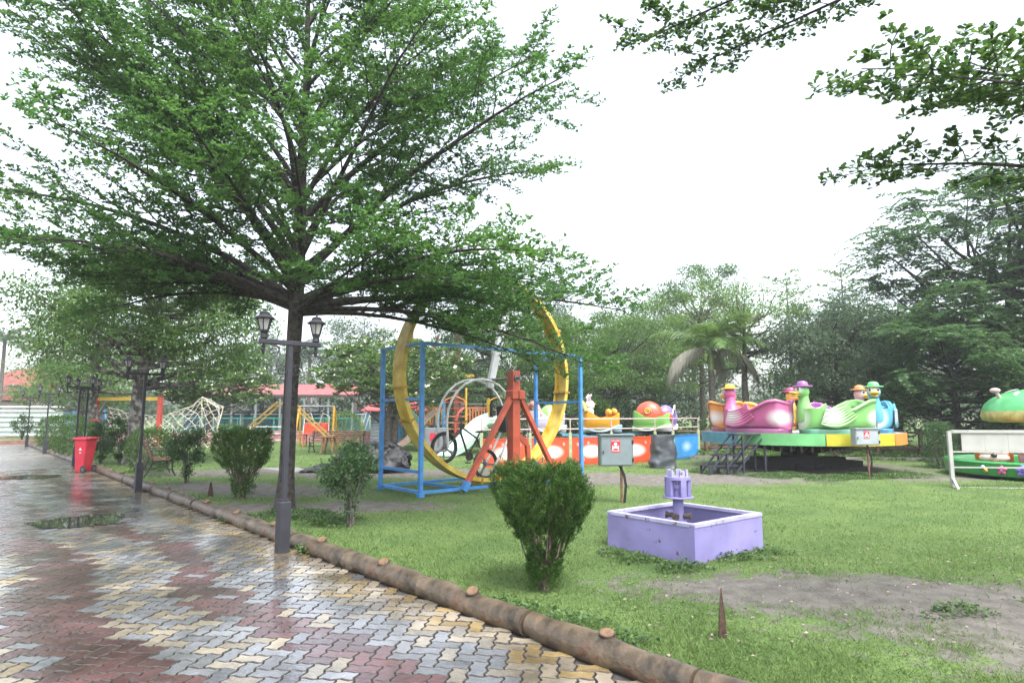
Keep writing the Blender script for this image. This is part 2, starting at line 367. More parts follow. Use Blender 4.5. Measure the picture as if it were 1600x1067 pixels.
vis.sort(key=lambda c: c[0] ** 2 + c[1] ** 2); near = set(vis[:300])
sv = [[], []]; sf = []; smi = []; SV = []; nvv = 0
for c in cells:
    X, Y, k, o, s = c; col = paver_col(o, s); dz = random.gauss(0, .0012); tx, ty = random.gauss(0, .011), random.gauss(0, .011)
    if c in near:
        ob = link('paver', PD[k * 4 + col], path); ob.location = (X, Y, dz); ob.rotation_euler = (tx, ty, PR)
    else:
        V = np.array(PL[k][0]); V[:, 2] += dz + V[:, 0] * ty + V[:, 1] * tx
        W = np.stack([V[:, 0] * cp - V[:, 1] * sp + X, V[:, 0] * sp + V[:, 1] * cp + Y, V[:, 2]], 1); SV.append(W)
        sf += [[nvv + i for i in f] for f in PL[k][1]]; smi += [4] * (len(PL[k][1]) - 1) + [col]; nvv += len(V)
me = bpy.data.meshes.new('paving'); me.from_pydata(np.concatenate(SV).tolist(), [], sf)
for m in PM + [JOINT]: me.materials.append(m)
me.polygons.foreach_set('material_index', smi); me.update(); stuff(link('paving', me, path))

# standing water: thin sheets with ragged outlines
WATER = M('water', (.035, .035, .03), .02, .1, 3, spec=.6)
def puddle(cx, cy, rx, ry, ang, seed):
    n = 90; b = MB(); vs = [(cx, cy, .0095)]
    for i in range(n):
        a = 2 * math.pi * i / n; k = 1 + .55 * mnoise.noise((math.cos(a) * 1.6 + seed, math.sin(a) * 1.6, seed)) + .3 * mnoise.noise((math.cos(a) * 5 + seed, math.sin(a) * 5, 3)) + .12 * mnoise.noise((math.cos(a) * 14, math.sin(a) * 14, seed))
        x, y = rx * k * math.cos(a), ry * k * math.sin(a); vs.append((cx + x * math.cos(ang) - y * math.sin(ang), cy + x * math.sin(ang) + y * math.cos(ang), .0095))
    b.add(vs, [[0, 1 + i, 1 + (i + 1) % n] for i in range(n)]); struct(b.obj('puddle', WATER))
for k, a in enumerate([(-6.5, 9.7, .6, .55, .2), (-12.6, 16.4, .8, .5, .1)]): puddle(*a, seed=k * 3.7 + 1)

# kerb of moulded concrete logs, one stub each
LOGM = M('log_concrete', (.06, .048, .034), .42, .5, 4, bump=.9, bscale=14, col2=(.17, .125, .08), rust=.3)
CUT = M('cut_wood_paint', (.17, .10, .055), .55, .25, 25, bump=.3)
def log_kerb(i, s0, ln):
    p0, p1 = kerb(s0 + .008, .1), kerb(s0 + ln - .008, .1)
    words = ['nearest the camera', 'second from the camera', 'third from the camera', 'fourth from the camera', 'fifth from the camera', 'sixth from the camera', 'seventh from the camera', 'eighth from the camera', 'ninth from the camera', 'tenth from the camera', 'eleventh from the camera', 'twelfth from the camera']
    o = thing('log_kerb', 'moulded concrete log edging the path, ' + words[i] if i < 12 else 'moulded concrete log in the far run of edging beyond the red bin', 'kerb', p0, 0, 'concrete logs edging the path')
    b = MB(); n = 8; pts = []; rs = []
    for k in range(n + 1):
        f = k / n; p = p0.lerp(p1, f) - p0; pts.append(p + Vector((random.gauss(0, .007), random.gauss(0, .007), .06 + random.gauss(0, .006)))); rs.append(.1 * (1 + random.gauss(0, .06)) * (.93 if k in (0, n) else 1))
    b.tube(pts, rs, 14); b.obj('log', LOGM, o, 50)
    f = random.uniform(.25, .75) if i > 6 else .5
    c = p0.lerp(p1, f) - p0; t = Vector((random.uniform(-.3, .1), random.uniform(-.6, -.15), 1)).normalized(); a = c + Vector((.025, .025, .07)); st = MB()
    st.tube([a, a + t * .085, a + t * .118], [.075, .056, .053], 14); so_ = st.obj('stub', LOGM, o, 50)
    ct = MB(); ct.tube([a + t * .1185, a + t * .124], [.05, .046], 12); ct.obj('cut_face', CUT, so_)
for i in range(30): log_kerb(i, -1.75 + i * 1.4, 1.4)

# grass blades, thinning with distance; none on the bare patches
def grass():
    n = 580000; Y = 3.6 / (1 - rng.random(n) * (1 - 3.6 / 34)); X = (rng.random(n) * 2 - 1) * (1.08 * Y + 1.5)
    o = off_of(X, Y); d = dirt_np(X, Y)
    nz = np.sin(X * 3.1 + 1.7 * np.sin(Y * 2.3)) * np.cos(Y * 2.7 + 1.3 * np.sin(X * 1.9)); n2 = np.sin(X * 9.1 + 2 * np.sin(Y * 7)) * np.cos(Y * 8.3)
    keep = (o > .2) & (rng.random(n) < np.clip(1.2 - 1.5 * d + .25 * nz + .2 * n2, .02, 1))
    PB = ((1.22, 7.83), (1.93, 6.81), (2.98, 7.65), (2.27, 8.67))
    inb = np.ones(n, bool)
    for a, b in zip(PB, PB[1:] + PB[:1]): inb &= ((b[0] - a[0]) * (Y - a[1]) - (b[1] - a[1]) * (X - a[0])) > -.03
    keep &= ~inb
    X, Y, nz, d, o = X[keep], Y[keep], nz[keep], d[keep], o[keep]; n = len(X)
    clump = (np.sin(X * 5.3 + 2 * np.sin(Y * 3.1)) * np.sin(Y * 6.1 + X)) > .55; tuft = (rng.random(n) < .03) | (o < 1.3) & (rng.random(n) < .35) | clump & (rng.random(n) < .3)
    L = (.016 + .021 * rng.random(n) + .008 * nz) * (1 + 1.3 * tuft) * (1 + Y * .018); W = (.0035 + .002 * rng.random(n)) * (1 + Y * .16)
    D = rdir(n, .25, .95); P = np.stack([X, Y, height_np(X, Y) * np.clip(o * 2, 0, 1) - .004], 1)
    leaves('grass', P, D, L, W, M('grass_blade', (.085, .165, .048), .7, .25, col2=(.22, .32, .11), lo=0, hi=1, leaf=True, trans=.4, spec=.2), None, shape='blade', rnd=np.clip(rng.normal(.5 + .16 * nz - .0 * d, .22), 0, 1))
    return bpy.data.objects['grass']
gr = stuff(grass()); gr['label'] = 'short green lawn grass with bare patches'
# creeping broad-leaved weeds and fallen leaves
def weeds(name, spots, per, size, mat, zr):
    P = []; 
    for (x, y, r) in spots:
        k = int(per * r * r * 4); a = rng.random(k) * 2 * math.pi; q = r * np.sqrt(rng.random(k)) * (1 + .35 * np.sin(a * 3 + x)); X = x + q * np.cos(a); Y = y + q * np.sin(a) * .6
        P.append(np.stack([X, Y, .03 + rng.random(k) * zr * np.clip(1.2 - q / r, .1, 1)], 1))
    P = np.concatenate(P); P = P[np.array([off_of(p[0], p[1]) > -.12 for p in P])]; n = len(P)
    o = leaves(name, P, rdir(n, -.1, .7), size * (.6 + .8 * rng.random(n)), size * .75, mat); return stuff(o)
WEED = M('weed_leaf', (.045, .11, .03), .55, .3, col2=(.12, .22, .06), lo=0, hi=1, leaf=True)
w = weeds('creeping_weeds', [(.4, 4.95, .3), (.1, 5.25, .22), (.75, 4.55, .25), (-.05, 5.35, .2), (3.55, 5.15, .3), (4.4, 5.1, .35), (4.75, 5.45, .4), (4.1, 4.7, .3), (1.35, 7.0, .25), (1.15, 7.3, .2), (2.5, 7.05, .3), (2.95, 7.35, .25), (1.75, 6.65, .3), (-2.45, 7.45, .14), (-3.4, 10.0, .9), (-2.7, 9.3, .4),
                              (6.6, 16.2, .8), (8.0, 15.8, 1.0), (9.5, 16.1, .8), (10.3, 16.9, .7), (7.2, 16.6, .7), (8.9, 16.4, .9), (5.2, 17.5, .6)], 900, .035, WEED, .10); w['label'] = 'creeping green weeds on lawn and kerb'
k = 900; a = rng.random((k, 2)); X = .9 + a[:, 0] * 6; Y = 4.2 + a[:, 1] * 3.4
w = stuff(leaves('fallen_leaves', np.stack([X, Y, np.full(k, .052)], 1), rdir(k, -.05, .1), .02 + .025 * rng.random(k), .012 + .01 * rng.random(k), M('dry_leaf', (.10, .055, .03), .8, .3, col2=(.42, .36, .30), lo=0, hi=1, leaf=True, trans=.1))); w['label'] = 'scattered dry leaves on the bare earth'
# concrete pad in the lawn
b = MB(); b.box((-6.0, 18.2, .0), (3.6, 1.5, .09), R(8)); struct(b.obj('concrete_pad', M('concrete', (.24, .235, .225), .7, .2, 3)))
# ------------------------------------------------------------------ vegetation
BARK = M('bark_dark', (.026, .023, .02), .9, .4, 14, bump=.8, bscale=30, col2=(.07, .062, .052))
BARK2 = M('bark_grey', (.13, .115, .095), .9, .4, 10, bump=.6, bscale=25)
BARKW = M('bark_pale', (.09, .08, .07), .85, .35, 6, bump=.5, col2=(.30, .285, .265), lo=.45, hi=.62)
def leafmat(nm, a, b, trans=.4, rough=.45): return M(nm, a, rough, 0, leaf=True, col2=b, lo=0., hi=1., trans=trans, spec=.4)
L_MAIN = leafmat('leaf_main', (.038, .115, .034), (.13, .265, .072), .52)
L_NEAR = leafmat('leaf_near', (.03, .08, .025), (.10, .19, .045), .4)
L_DARK = leafmat('leaf_dark', (.034, .088, .034), (.10, .19, .068), .4)
L_MID = leafmat('leaf_mid', (.045, .11, .03), (.14, .25, .07), .42)
L_LIGHT = leafmat('leaf_light', (.07, .15, .04), (.19, .31, .09), .45)
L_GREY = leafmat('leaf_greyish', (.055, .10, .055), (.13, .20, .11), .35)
L_THUJA = leafmat('leaf_thuja', (.03, .085, .018), (.11, .22, .045), .3, .55)
L_PLUM = leafmat('leaf_plumeria', (.04, .10, .03), (.16, .27, .08), .35)
L_PALM = leafmat('leaf_palm', (.06, .13, .05), (.15, .24, .09), .35)
L_DRY = leafmat('leaf_dry_palm', (.20, .20, .15), (.38, .37, .29), .3)
FLOWER = M('flower_white', (.8, .78, .66), .6, .05)

def arc(start, az, e0, e1, L, n, wob=.05):
    p = np.array(start, float); pts = [p.copy()]; a = az
    for i in range(n):
        f = (i + .5) / n; e = e0 + (e1 - e0) * f; a += random.gauss(0, wob)
        p = p + np.array([math.cos(a) * math.cos(e), math.sin(a) * math.cos(e), math.sin(e)]) * (L / n); pts.append(p.copy())
    return pts
def along(pts, f):
    k = f * (len(pts) - 1); i = min(int(k), len(pts) - 2); return pts[i] + (pts[i + 1] - pts[i]) * (k - i)

class LayerTree:
    """tiered tree: long boughs carrying flat sprays of leaf rosettes"""
    def __init__(s): s.b = MB(); s.P = []; s.D = []; s.Q = []; s.q = .5; s.wild = 0.
    def twig(s, p, az, el, L, step, per):
        n = max(2, int(L / step)); d = np.array([math.cos(az) * math.cos(el), math.sin(az) * math.cos(el), math.sin(el)])
        t = (np.arange(n) + rng.random(n)) / n * L; q = p + t[:, None] * d + rng.normal(0, .018, (n, 3))
        s.P.append(np.repeat(q, per, 0)); dd = rdir(n * per, -.25, .75) + d * .55; s.D.append(dd); s.Q.append(np.full(n * per, s.q))
    def bough(s, start, az, e0, e1, L, r0, sec_step=.19, sec_len=.42, twig_step=.08, twig_len=.36, leaf_step=.055, per=5, first=.22, n=9, sag=-.04, tw=True):
        pts = arc(start, az, e0, e1, L, n, .07); s.q = random.random()
        s.b.tube(pts, [r0 * (1 - .88 * i / n) for i in range(n + 1)], 6)
        f = first; side = 1
        while f < 1:
            p = along(pts, f); d = along(pts, min(1, f + .05)) - along(pts, max(0, f - .05)); a = math.atan2(d[1], d[0]); side = -side
            sl = L * sec_len * (1 - .72 * f) * random.uniform(.65, 1.2) + .22
            a2 = a + side * R(random.uniform(35, 68)); el = R(random.uniform(-4 - 12 * s.wild, 16 + 22 * s.wild)) + .25 * (e0 + (e1 - e0) * f)
            sp_ = arc(p, a2, el, el + sag * 4 * random.uniform(0, 1.6), sl, 4, .1)
            s.b.tube(sp_, [max(.004, r0 * .32 * (1 - f * .7) * (1 - .8 * i / 4)) for i in range(5)], 4, caps=False)
            g = .18; sd = 1
            while g < 1:
                q = along(sp_, g); sd = -sd; s.twig(q, a2 + sd * R(random.uniform(30, 70)), R(random.uniform(-10 - 18 * s.wild, 18 + 22 * s.wild)), twig_len * (1.1 - .6 * g) * random.uniform(.6, 1.25), leaf_step, per); g += twig_step / sl * random.uniform(.7, 1.3)
            s.twig(sp_[-2], a2, el, sl * .3 + .1, leaf_step, per)
            f += sec_step / L * random.uniform(.7, 1.3)
        s.twig(pts[-2], az, e1, L / n + .15, leaf_step, per)
        return pts
    def finish(s, root, bark, leaf, L, W, trunk=None):
        if trunk: s.b.tube(trunk[0], trunk[1], 14)
        s.b.obj('trunk', bark, root, 60)
        P = np.concatenate(s.P); D = np.concatenate(s.D); n = len(P); print(root.name, 'leaves', n)
        return leaves('crown', P, D, L * (.5 + .8 * rng.random(n)), W * (.6 + .7 * rng.random(n)), leaf, root, rnd=np.clip(.45 * np.concatenate(s.Q) + .55 * rng.random(n) + .35 * (rng.random(n) < .04), 0, 1))

def main_tree():
    root = thing('shade_tree', 'large tiered shade tree with dark straight trunk beside the nearest lamp post', 'tree', (-3.85, 10.85, 0))
    T = LayerTree(); T.wild = 1.
    tr = [(0, 0, -.1), (.0, 0, .15), (.01, 0, .6), (.02, .01, 2.0), (.05, .02, 3.4), (.06, .05, 4.6), (.02, .1, 6.0), (.05, .1, 7.6), (.0, .15, 9.3), (.05, .15, 10.8)]
    rs = [.2, .165, .128, .118, .13, .105, .09, .065, .04, .015]
    # (azimuth deg, start height, elevation start/end, length, radius)
    B = [(185, 3.5, 24, -2, 4.6, .06), (160, 3.5, 20, -4, 4.6, .06), (212, 3.5, 24, -2, 4.4, .06), (198, 3.6, 34, 8, 6.0, .07), (10, 3.35, 4, -24, 4.5, .05), (-50, 3.4, 18, -6, 3.6, .045), (-3, 3.4, 8, -24, 5.3, .06), (-36, 3.4, 12, -16, 4.3, .05), (16, 3.5, 22, -12, 5.2, .06), (34, 3.5, 16, -14, 4.6, .05), (8, 3.45, 14, -14, 5.6, .075), (-22, 3.5, 20, -16, 4.9, .06), (178, 3.45, 26, 4, 5.4, .085), (205, 3.5, 24, 0, 5.2, .07), (150, 3.5, 30, 6, 4.6, .06), (60, 3.6, 30, 4, 4.4, .06), (105, 3.6, 30, 6, 4.4, .06), (-62, 3.7, 34, 8, 4.2, .055), (-100, 3.7, 38, 12, 4.0, .055), (238, 3.7, 34, 4, 4.6, .06),
         (-4, 3.9, 40, 4, 5.7, .08), (20, 4.1, 34, 2, 5.3, .07), (172, 3.8, 52, 22, 6.6, .09), (192, 4.0, 46, 18, 6.2, .08), (222, 4.2, 46, 16, 5.6, .07), (-38, 4.3, 44, 14, 4.8, .06), (-80, 4.5, 48, 18, 4.2, .055), (-125, 4.4, 46, 16, 4.4, .055), (128, 4.4, 42, 12, 4.6, .06), (75, 4.6, 42, 12, 4.4, .055),
         (2, 5.0, 44, 12, 5.4, .065), (-25, 5.3, 46, 16, 4.6, .055), (185, 5.2, 50, 20, 5.6, .06), (158, 5.4, 46, 16, 5.0, .055), (215, 5.6, 48, 18, 4.8, .05), (40, 5.5, 44, 14, 4.6, .05), (-95, 5.8, 50, 22, 3.8, .045),
         (12, 6.2, 42, 14, 4.9, .05), (-20, 6.6, 48, 18, 4.4, .045), (175, 6.4, 46, 18, 4.8, .045), (200, 6.8, 50, 22, 4.4, .04), (140, 6.6, 46, 18, 4.2, .04), (-60, 6.9, 50, 24, 3.8, .04), (85, 6.8, 46, 18, 3.8, .04), (240, 7.0, 48, 22, 3.8, .04),
         (0, 7.6, 46, 20, 4.2, .04), (185, 7.8, 48, 22, 3.8, .035), (-40, 8.0, 50, 24, 3.4, .035), (45, 8.0, 48, 22, 3.4, .035), (120, 8.2, 48, 24, 3.2, .03), (220, 8.4, 48, 24, 3.2, .03), (-10, 8.8, 50, 26, 3.2, .03), (170, 9.2, 50, 28, 2.8, .025), (-80, 9.2, 52, 28, 2.6, .025), (80, 9.6, 52, 30, 2.4, .02), (10, 10, 55, 35, 2.2, .02)]
    trv = [np.array(p) for p in tr]; zz = [p[2] for p in tr]
    for az, z, e0, e1, L, r in B:
        p = np.array([np.interp(z, zz, [q[0] for q in tr]), np.interp(z, zz, [q[1] for q in tr]), z])
        if z >= 3.75: e0, e1 = e0 + 9, e1 + 11
        elif 140 < az < 245: e1 = e1 - 5
        T.bough(p, R(az + random.uniform(-5, 5)), R(e0 + random.uniform(-4, 4)), R(e1 + random.uniform(-6, 6)), L * random.uniform(.95, 1.05), r)
    T.finish(root, BARK, L_MAIN, .07, .036, (tr, rs))
main_tree()

def near_tree():
    """tree just outside the frame on the right whose boughs reach into the picture; its largest leaves are single parts"""
    root = thing('overhanging_tree', 'near tree whose leafy boughs hang in from the top right corner', 'tree', (6.2, 4.6, 0))
    T = LayerTree()
    tr = [(0, 0, -.1), (0, 0, .2), (.02, 0, 1.5), (-.02, .05, 3.0), (0, .05, 4.4), (.05, 0, 6.5), (0, 0, 8.0)]; rs = [.22, .18, .15, .14, .12, .07, .02]
    def to(z, target, e1, r, **k):
        p = np.array([0, .03, z]); d = np.array(target) - np.array([6.2, 4.6, 0]) - p; L = np.linalg.norm(d); az = math.atan2(d[1], d[0]); el = math.asin(d[2] / L)
        T.bough(p, az, el * 2 - R(e1), R(e1), L * .9, r, **k)
    K = dict(sec_step=.13, sec_len=.17, twig_step=.085, twig_len=.22, leaf_step=.045, per=6)
    to(3.0, (2.25, 4.25, 3.5), -4, .035, first=.3, **K)
    to(3.5, (2.15, 3.9, 3.82), 2, .03, first=.35, **K)
    to(3.8, (2.2, 3.6, 4.1), 2, .03, first=.4, **K)
    to(6.5, (.6, 5.4, 4.95), -22, .04, first=.5, **dict(K, sec_len=.14))
    to(6.3, (1.3, 5.7, 4.8), -20, .035, first=.5, **dict(K, sec_len=.14))
    to(3.7, (2.6, 4.4, 3.95), 4, .03, first=.35, **K)
    for az, z, e, L in ((-60, 3.6, 30, 3), (20, 3.8, 25, 3.4), (70, 3.5, 20, 3.0), (-110, 4.2, 35, 2.8), (40, 5, 40, 3), (-30, 5.4, 40, 3), (120, 5.2, 45, 2.4)):
        T.bough((0, 0, z), R(az), R(e), R(e - 15), L, .05, sec_step=.4, twig_step=.25, leaf_step=.1)
    T.b.tube(tr, rs, 14); T.b.obj('trunk', BARK, root, 60)
    P = np.concatenate(T.P); D = unit(np.concatenate(T.D)); n = len(P); W = P + np.array([6.2, 4.6, 0]); print('near leaves', n)
    # the leaves that show largest in the picture
    dep = W[:, 1] * .993 + (W[:, 2] - 1.6) * .116; vis = (np.abs(W[:, 0]) < .80 * dep) & ((W[:, 2] - 1.6) < .66 * W[:, 1])
    dist = np.where(vis, np.linalg.norm(W - np.array([0, 0, 1.6]), axis=1), 99); idx = np.argsort(dist)[:300]; rest = np.setdiff1d(np.arange(n), idx)
    stuff(leaves('foliage', P[rest], D[rest], .058 * (.65 + .6 * rng.random(len(rest))), .031 * (.75 + .5 * rng.random(len(rest))), L_NEAR, root, shape='ob'))
    tm = []
    for q in range(4):
        V = np.array([[0, 0, 0], [.45, .28 * .46, 0], [.82, .23, -.03], [1, 0, -.07], [.82, -.23, -.03], [.45, -.28 * .46, 0]]); me = np_mesh('leaf', V, 6, L_NEAR, np.array([.15 + .22 * q])); tm.append(me)
    for i in idx:
        o = link('leaf', tm[i % 4], root); d = Vector(D[i]); z = Vector((random.gauss(0, .4), random.gauss(0, .4), 1)); y = z.cross(d).normalized(); z = d.cross(y)
        o.matrix_local = Matrix.Translation(Vector(P[i])) @ Matrix((d, y, z)).transposed().to_4x4() @ Matrix.Scale(.06 * random.uniform(.65, 1.25), 4)
near_tree()

def clump_tree(name, label, pos, h, rad, base, mat, nc=26, per=330, leaf=.11, asp=.5, bark=BARK2, tr=.14, flat=.55, lean=(0, 0), cl=.3, style='clump', droop=0., group=None, flowers=0, limbs=True, band=False, cat='tree', trunks=1, seed=None):
    """broadleaf tree: tapered trunk, limbs to every leaf clump, uneven clumps with gaps"""
    root = thing(name, label, cat, pos, 0, group); b = MB(); H = h - base; top = np.array([lean[0], lean[1], base + H * .55])
    cs = []
    for i in range(nc):
        for _ in range(30):
            d = rdir(1, -.75, 1)[0]; k = (.45 + .55 * random.random()) ; c = np.array([d[0] * rad * k, d[1] * rad * k, base + H * .5 + d[2] * H * .5 * k])
            if all(np.linalg.norm((c - e) * np.array([1, 1, 1.3])) > rad * .28 for e in cs): break
        cs.append(c + np.array([lean[0], lean[1], 0]) * (c[2] / h))
    for t in range(trunks):
        o = np.array([random.uniform(-.25, .25), random.uniform(-.25, .25), 0]) * (trunks > 1)
        m = top * np.array([.4, .4, .5]) + o * 1.5 + rng.normal(0, tr * .4, 3) * np.array([1, 1, 0])
        tp = [(o[0], o[1], -.1), (o[0], o[1], .12), (o[0] * 1.1, o[1] * 1.1, .5), tuple(m), tuple(top)]; b.tube(tp, [tr * 1.5, tr * 1.2, tr, tr * .8, tr * .35], 9)
    if limbs:
        for c in cs:
            z0 = max(base * .85, min(c[2] - .25 * np.linalg.norm(c[:2]) - .2, top[2])); f = min(1, z0 / top[2]); st = np.array([top[0] * f, top[1] * f, z0]); md = (st + c) / 2 + np.array([0, 0, -.06 * H]) + rng.normal(0, .06 * rad, 3)
            b.tube([st, (st + md) / 2 + rng.normal(0, .02, 3), md, (md + c) / 2 + rng.normal(0, .03 * rad, 3), c], [tr * .36, tr * .3, tr * .22, tr * .14, tr * .05], 5, caps=False)
    b.obj('trunk', bark, root, 60)
    if band:
        q = MB(); q.tube([(0, 0, .9), (0, 0, 1.0)], tr * 1.12, 12); q.tube([(0, 0, 1.3), (0, 0, 1.4)], tr * 1.1, 12); q.obj('painted_band', M('red_paint_band', (.42, .08, .05), .7), root)
    P = []; D = []
    for c in cs:
        r = rad * cl * random.uniform(.65, 1.3); n = int(per * random.uniform(.6, 1.35))
        if style == 'clump':
            d = rdir(n); k = rng.random(n) ** .5; q = c + d * (k * r)[:, None] * np.array([1, 1, flat]); dd = d * .6 + rdir(n) * .8 + np.array([0, 0, -droop])
        elif style == 'spray':       # feathery: rows of leaflets on drooping fronds
            m = max(3, n // 26); a = rng.uniform(0, 2 * math.pi, m); st = c + rdir(m) * (rng.random(m) ** .5 * r * .8)[:, None] * np.array([1, 1, flat]); el = rng.uniform(-.3, .6, m)
            fl = rng.uniform(.55, 1.05, m) * leaf * 6; t = np.linspace(.1, 1, 13)
            base_ = st[:, None] + (np.stack([np.cos(a) * np.cos(el), np.sin(a) * np.cos(el), np.sin(el)], 1)[:, None] * t[None, :, None] + np.array([0, 0, -1]) * (t ** 2)[None, :, None] * droop) * fl[:, None, None]
            sd = np.stack([-np.sin(a), np.cos(a), np.zeros(m)], 1)[:, None]; fw = np.stack([np.cos(a), np.sin(a), np.zeros(m) - .3], 1)[:, None]
            q = np.concatenate([base_.reshape(-1, 3)] * 2); dd = np.concatenate([np.broadcast_to(sd + fw * .5, base_.shape).reshape(-1, 3), np.broadcast_to(-sd + fw * .5, base_.shape).reshape(-1, 3)]) + rng.normal(0, .12, (len(q), 3))
        elif style == 'rosette':     # stubby branch ends with a whorl of long leaves
            m = max(3, n // 12); e = c + rdir(m, -.3, 1) * r * np.array([1, 1, flat]); q = np.repeat(e, 12, 0); dd = rdir(12 * m, -.1, .75)
        P.append(q); D.append(dd)
    P = np.concatenate(P); D = np.concatenate(D); n = len(P)
    leaves('crown', P, D, leaf * (.6 + .8 * rng.random(n)), leaf * asp * (.7 + .6 * rng.random(n)), mat, root)
    if flowers:
        i = rng.choice(n, flowers); q = P[i] + np.array([0, 0, .08]); q = np.repeat(q, 5, 0) + rng.normal(0, .03, (flowers * 5, 3)); leaves('blossom', q, rdir(flowers * 5, .2, 1), .13, .11, FLOWER, root, rnd=np.ones(flowers * 5))
    return root

def shrub_thuja(label, pos, h, w, n=1500, per=24, seed=0, leaf=.04, group='vase-shaped conifer bushes along the lawn edge'):
    root = thing('conifer_bush', label, 'bush', pos, 0, group); b = MB()
    for k in range(34):
        a = random.uniform(0, 6.283); r = random.random() ** .6; e = np.array([math.cos(a) * w * .42 * r, math.sin(a) * w * .42 * r, h * random.uniform(.6, .9)]); s = e * np.array([.12, .12, 0])
        b.tube([s, s * 1.4 + np.array([0, 0, h * .22]), (s + e) / 2 + np.array([0, 0, -.03 * h]), e], [.014, .011, .008, .003], 5, caps=False)
    b.obj('stems', M('thuja_stem', (.10, .075, .05), .9, .4, 20, col2=(.26, .21, .15)), root)
    zf = rng.random(n) ** .62; a = rng.random(n) * 6.283
    prof = np.interp(zf, [0, .12, .3, .5, .7, .85, 1], [.26, .32, .38, .70, .98, 1.0, .8]) * w * .5 * (1 + .13 * np.sin(a * 3 + zf * 5) + .08 * np.sin(a * 7 - zf * 9))
    k = np.where(rng.random(n) < .72, .82 + .22 * rng.random(n), np.sqrt(rng.random(n))); thin = (zf > .16) & (zf < .46) & (rng.random(n) < .6)
    zz = zf * h * (.95 + .03 * np.sin(a * 4) + .018 * rng.normal(0, 1, n)); C = np.stack([np.cos(a) * prof * k, np.sin(a) * prof * k, zz + .03], 1)[~thin]; a = a[~thin]; n = len(C)
    ax = unit(np.stack([np.cos(a) * .55, np.sin(a) * .55, np.full(n, .85)], 1) + rng.normal(0, .16, (n, 3)))
    P = np.repeat(C, per, 0) + np.repeat(ax, per, 0) * (rng.random(n * per) * leaf * 1.7)[:, None] + rng.normal(0, leaf * .22, (n * per, 3)); D = np.repeat(ax, per, 0) + rng.normal(0, .42, (n * per, 3))
    leaves('foliage', P, D, leaf * (.5 + .7 * rng.random(n * per)), leaf * .22, L_THUJA, root, rnd=np.clip(np.repeat(rng.random(n), per) * .6 + rng.random(n * per) * .4, 0, 1)); return root

def shrub_leafy(label, pos, h, w, n=2600, leaf=.06, mat=L_DARK, clear=.35, group='small leafy shrubs along the lawn edge'):
    root = thing('leafy_shrub', label, 'shrub', pos, 0, group); b = MB()
    for k in range(7):
        a = random.uniform(0, 6.283); r = random.random(); e = np.array([math.cos(a) * w * .33 * r, math.sin(a) * w * .33 * r, h * random.uniform(.7, .92)]); s = np.array([math.cos(a), math.sin(a), 0]) * .035
        b.tube([s, s * 1.5 + np.array([0, 0, h * .3]), (s + e) / 2 + np.array([0, 0, .06 * h]), e], [.016, .013, .009, .004], 6, caps=False)
    b.obj('stems', BARK2, root)
    nc = 34; d = rdir(nc, -.8, 1); cc = d * (.55 + .45 * rng.random(nc))[:, None] * np.array([w * .46, w * .46, h * (1 - clear) * .5]) + np.array([0, 0, h * (clear + (1 - clear) * .5)])
    i = rng.integers(0, nc, n); P = cc[i] + rng.normal(0, w * .085, (n, 3)); st = (rng.random(n) < .08); P[st] = np.stack([rng.normal(0, .06, st.sum()), rng.normal(0, .06, st.sum()), rng.uniform(.15, clear + .1, st.sum()) * h], 1)
    D = unit(P - np.array([0, 0, h * .6])) * .7 + rdir(n) * .8 + np.array([0, 0, .1]); leaves('foliage', P, D, leaf * (.6 + .7 * rng.random(n)), leaf * .52, mat, root); return root

def hedge(label, pos, size, n=5000, leaf=.045, mat=L_THUJA, power=3., rz=0, name='clipped_hedge', group='clipped hedges'):
    root = thing(name, label, 'hedge', pos, rz, group); b = MB()
    for k in range(6): a = random.uniform(0, 6.28); b.tube([(math.cos(a) * .06, math.sin(a) * .06, 0), (math.cos(a) * size[0] * .25, math.sin(a) * size[1] * .25, size[2] * .7)], [.02, .008], 5)
    b.obj('stems', BARK2, root)
    d = rdir(n, -.9, 1); q = (np.abs(d) ** power).sum(1) ** (-1 / power); k = .8 + .24 * rng.random(n) + .05 * np.sin(d[:, 0] * 9 + d[:, 2] * 7)
    P = d * (q * k)[:, None] * np.array(size) * .5 + np.array([0, 0, size[2] * .53]); P = P[P[:, 2] > .02]; n = len(P)
    leaves('foliage', P, unit(P - np.array([0, 0, size[2] * .4])) * .7 + rdir(n) * .7 + np.array([0, 0, .35]), leaf * (.6 + .8 * rng.random(n)), leaf * .45, mat, root); return root

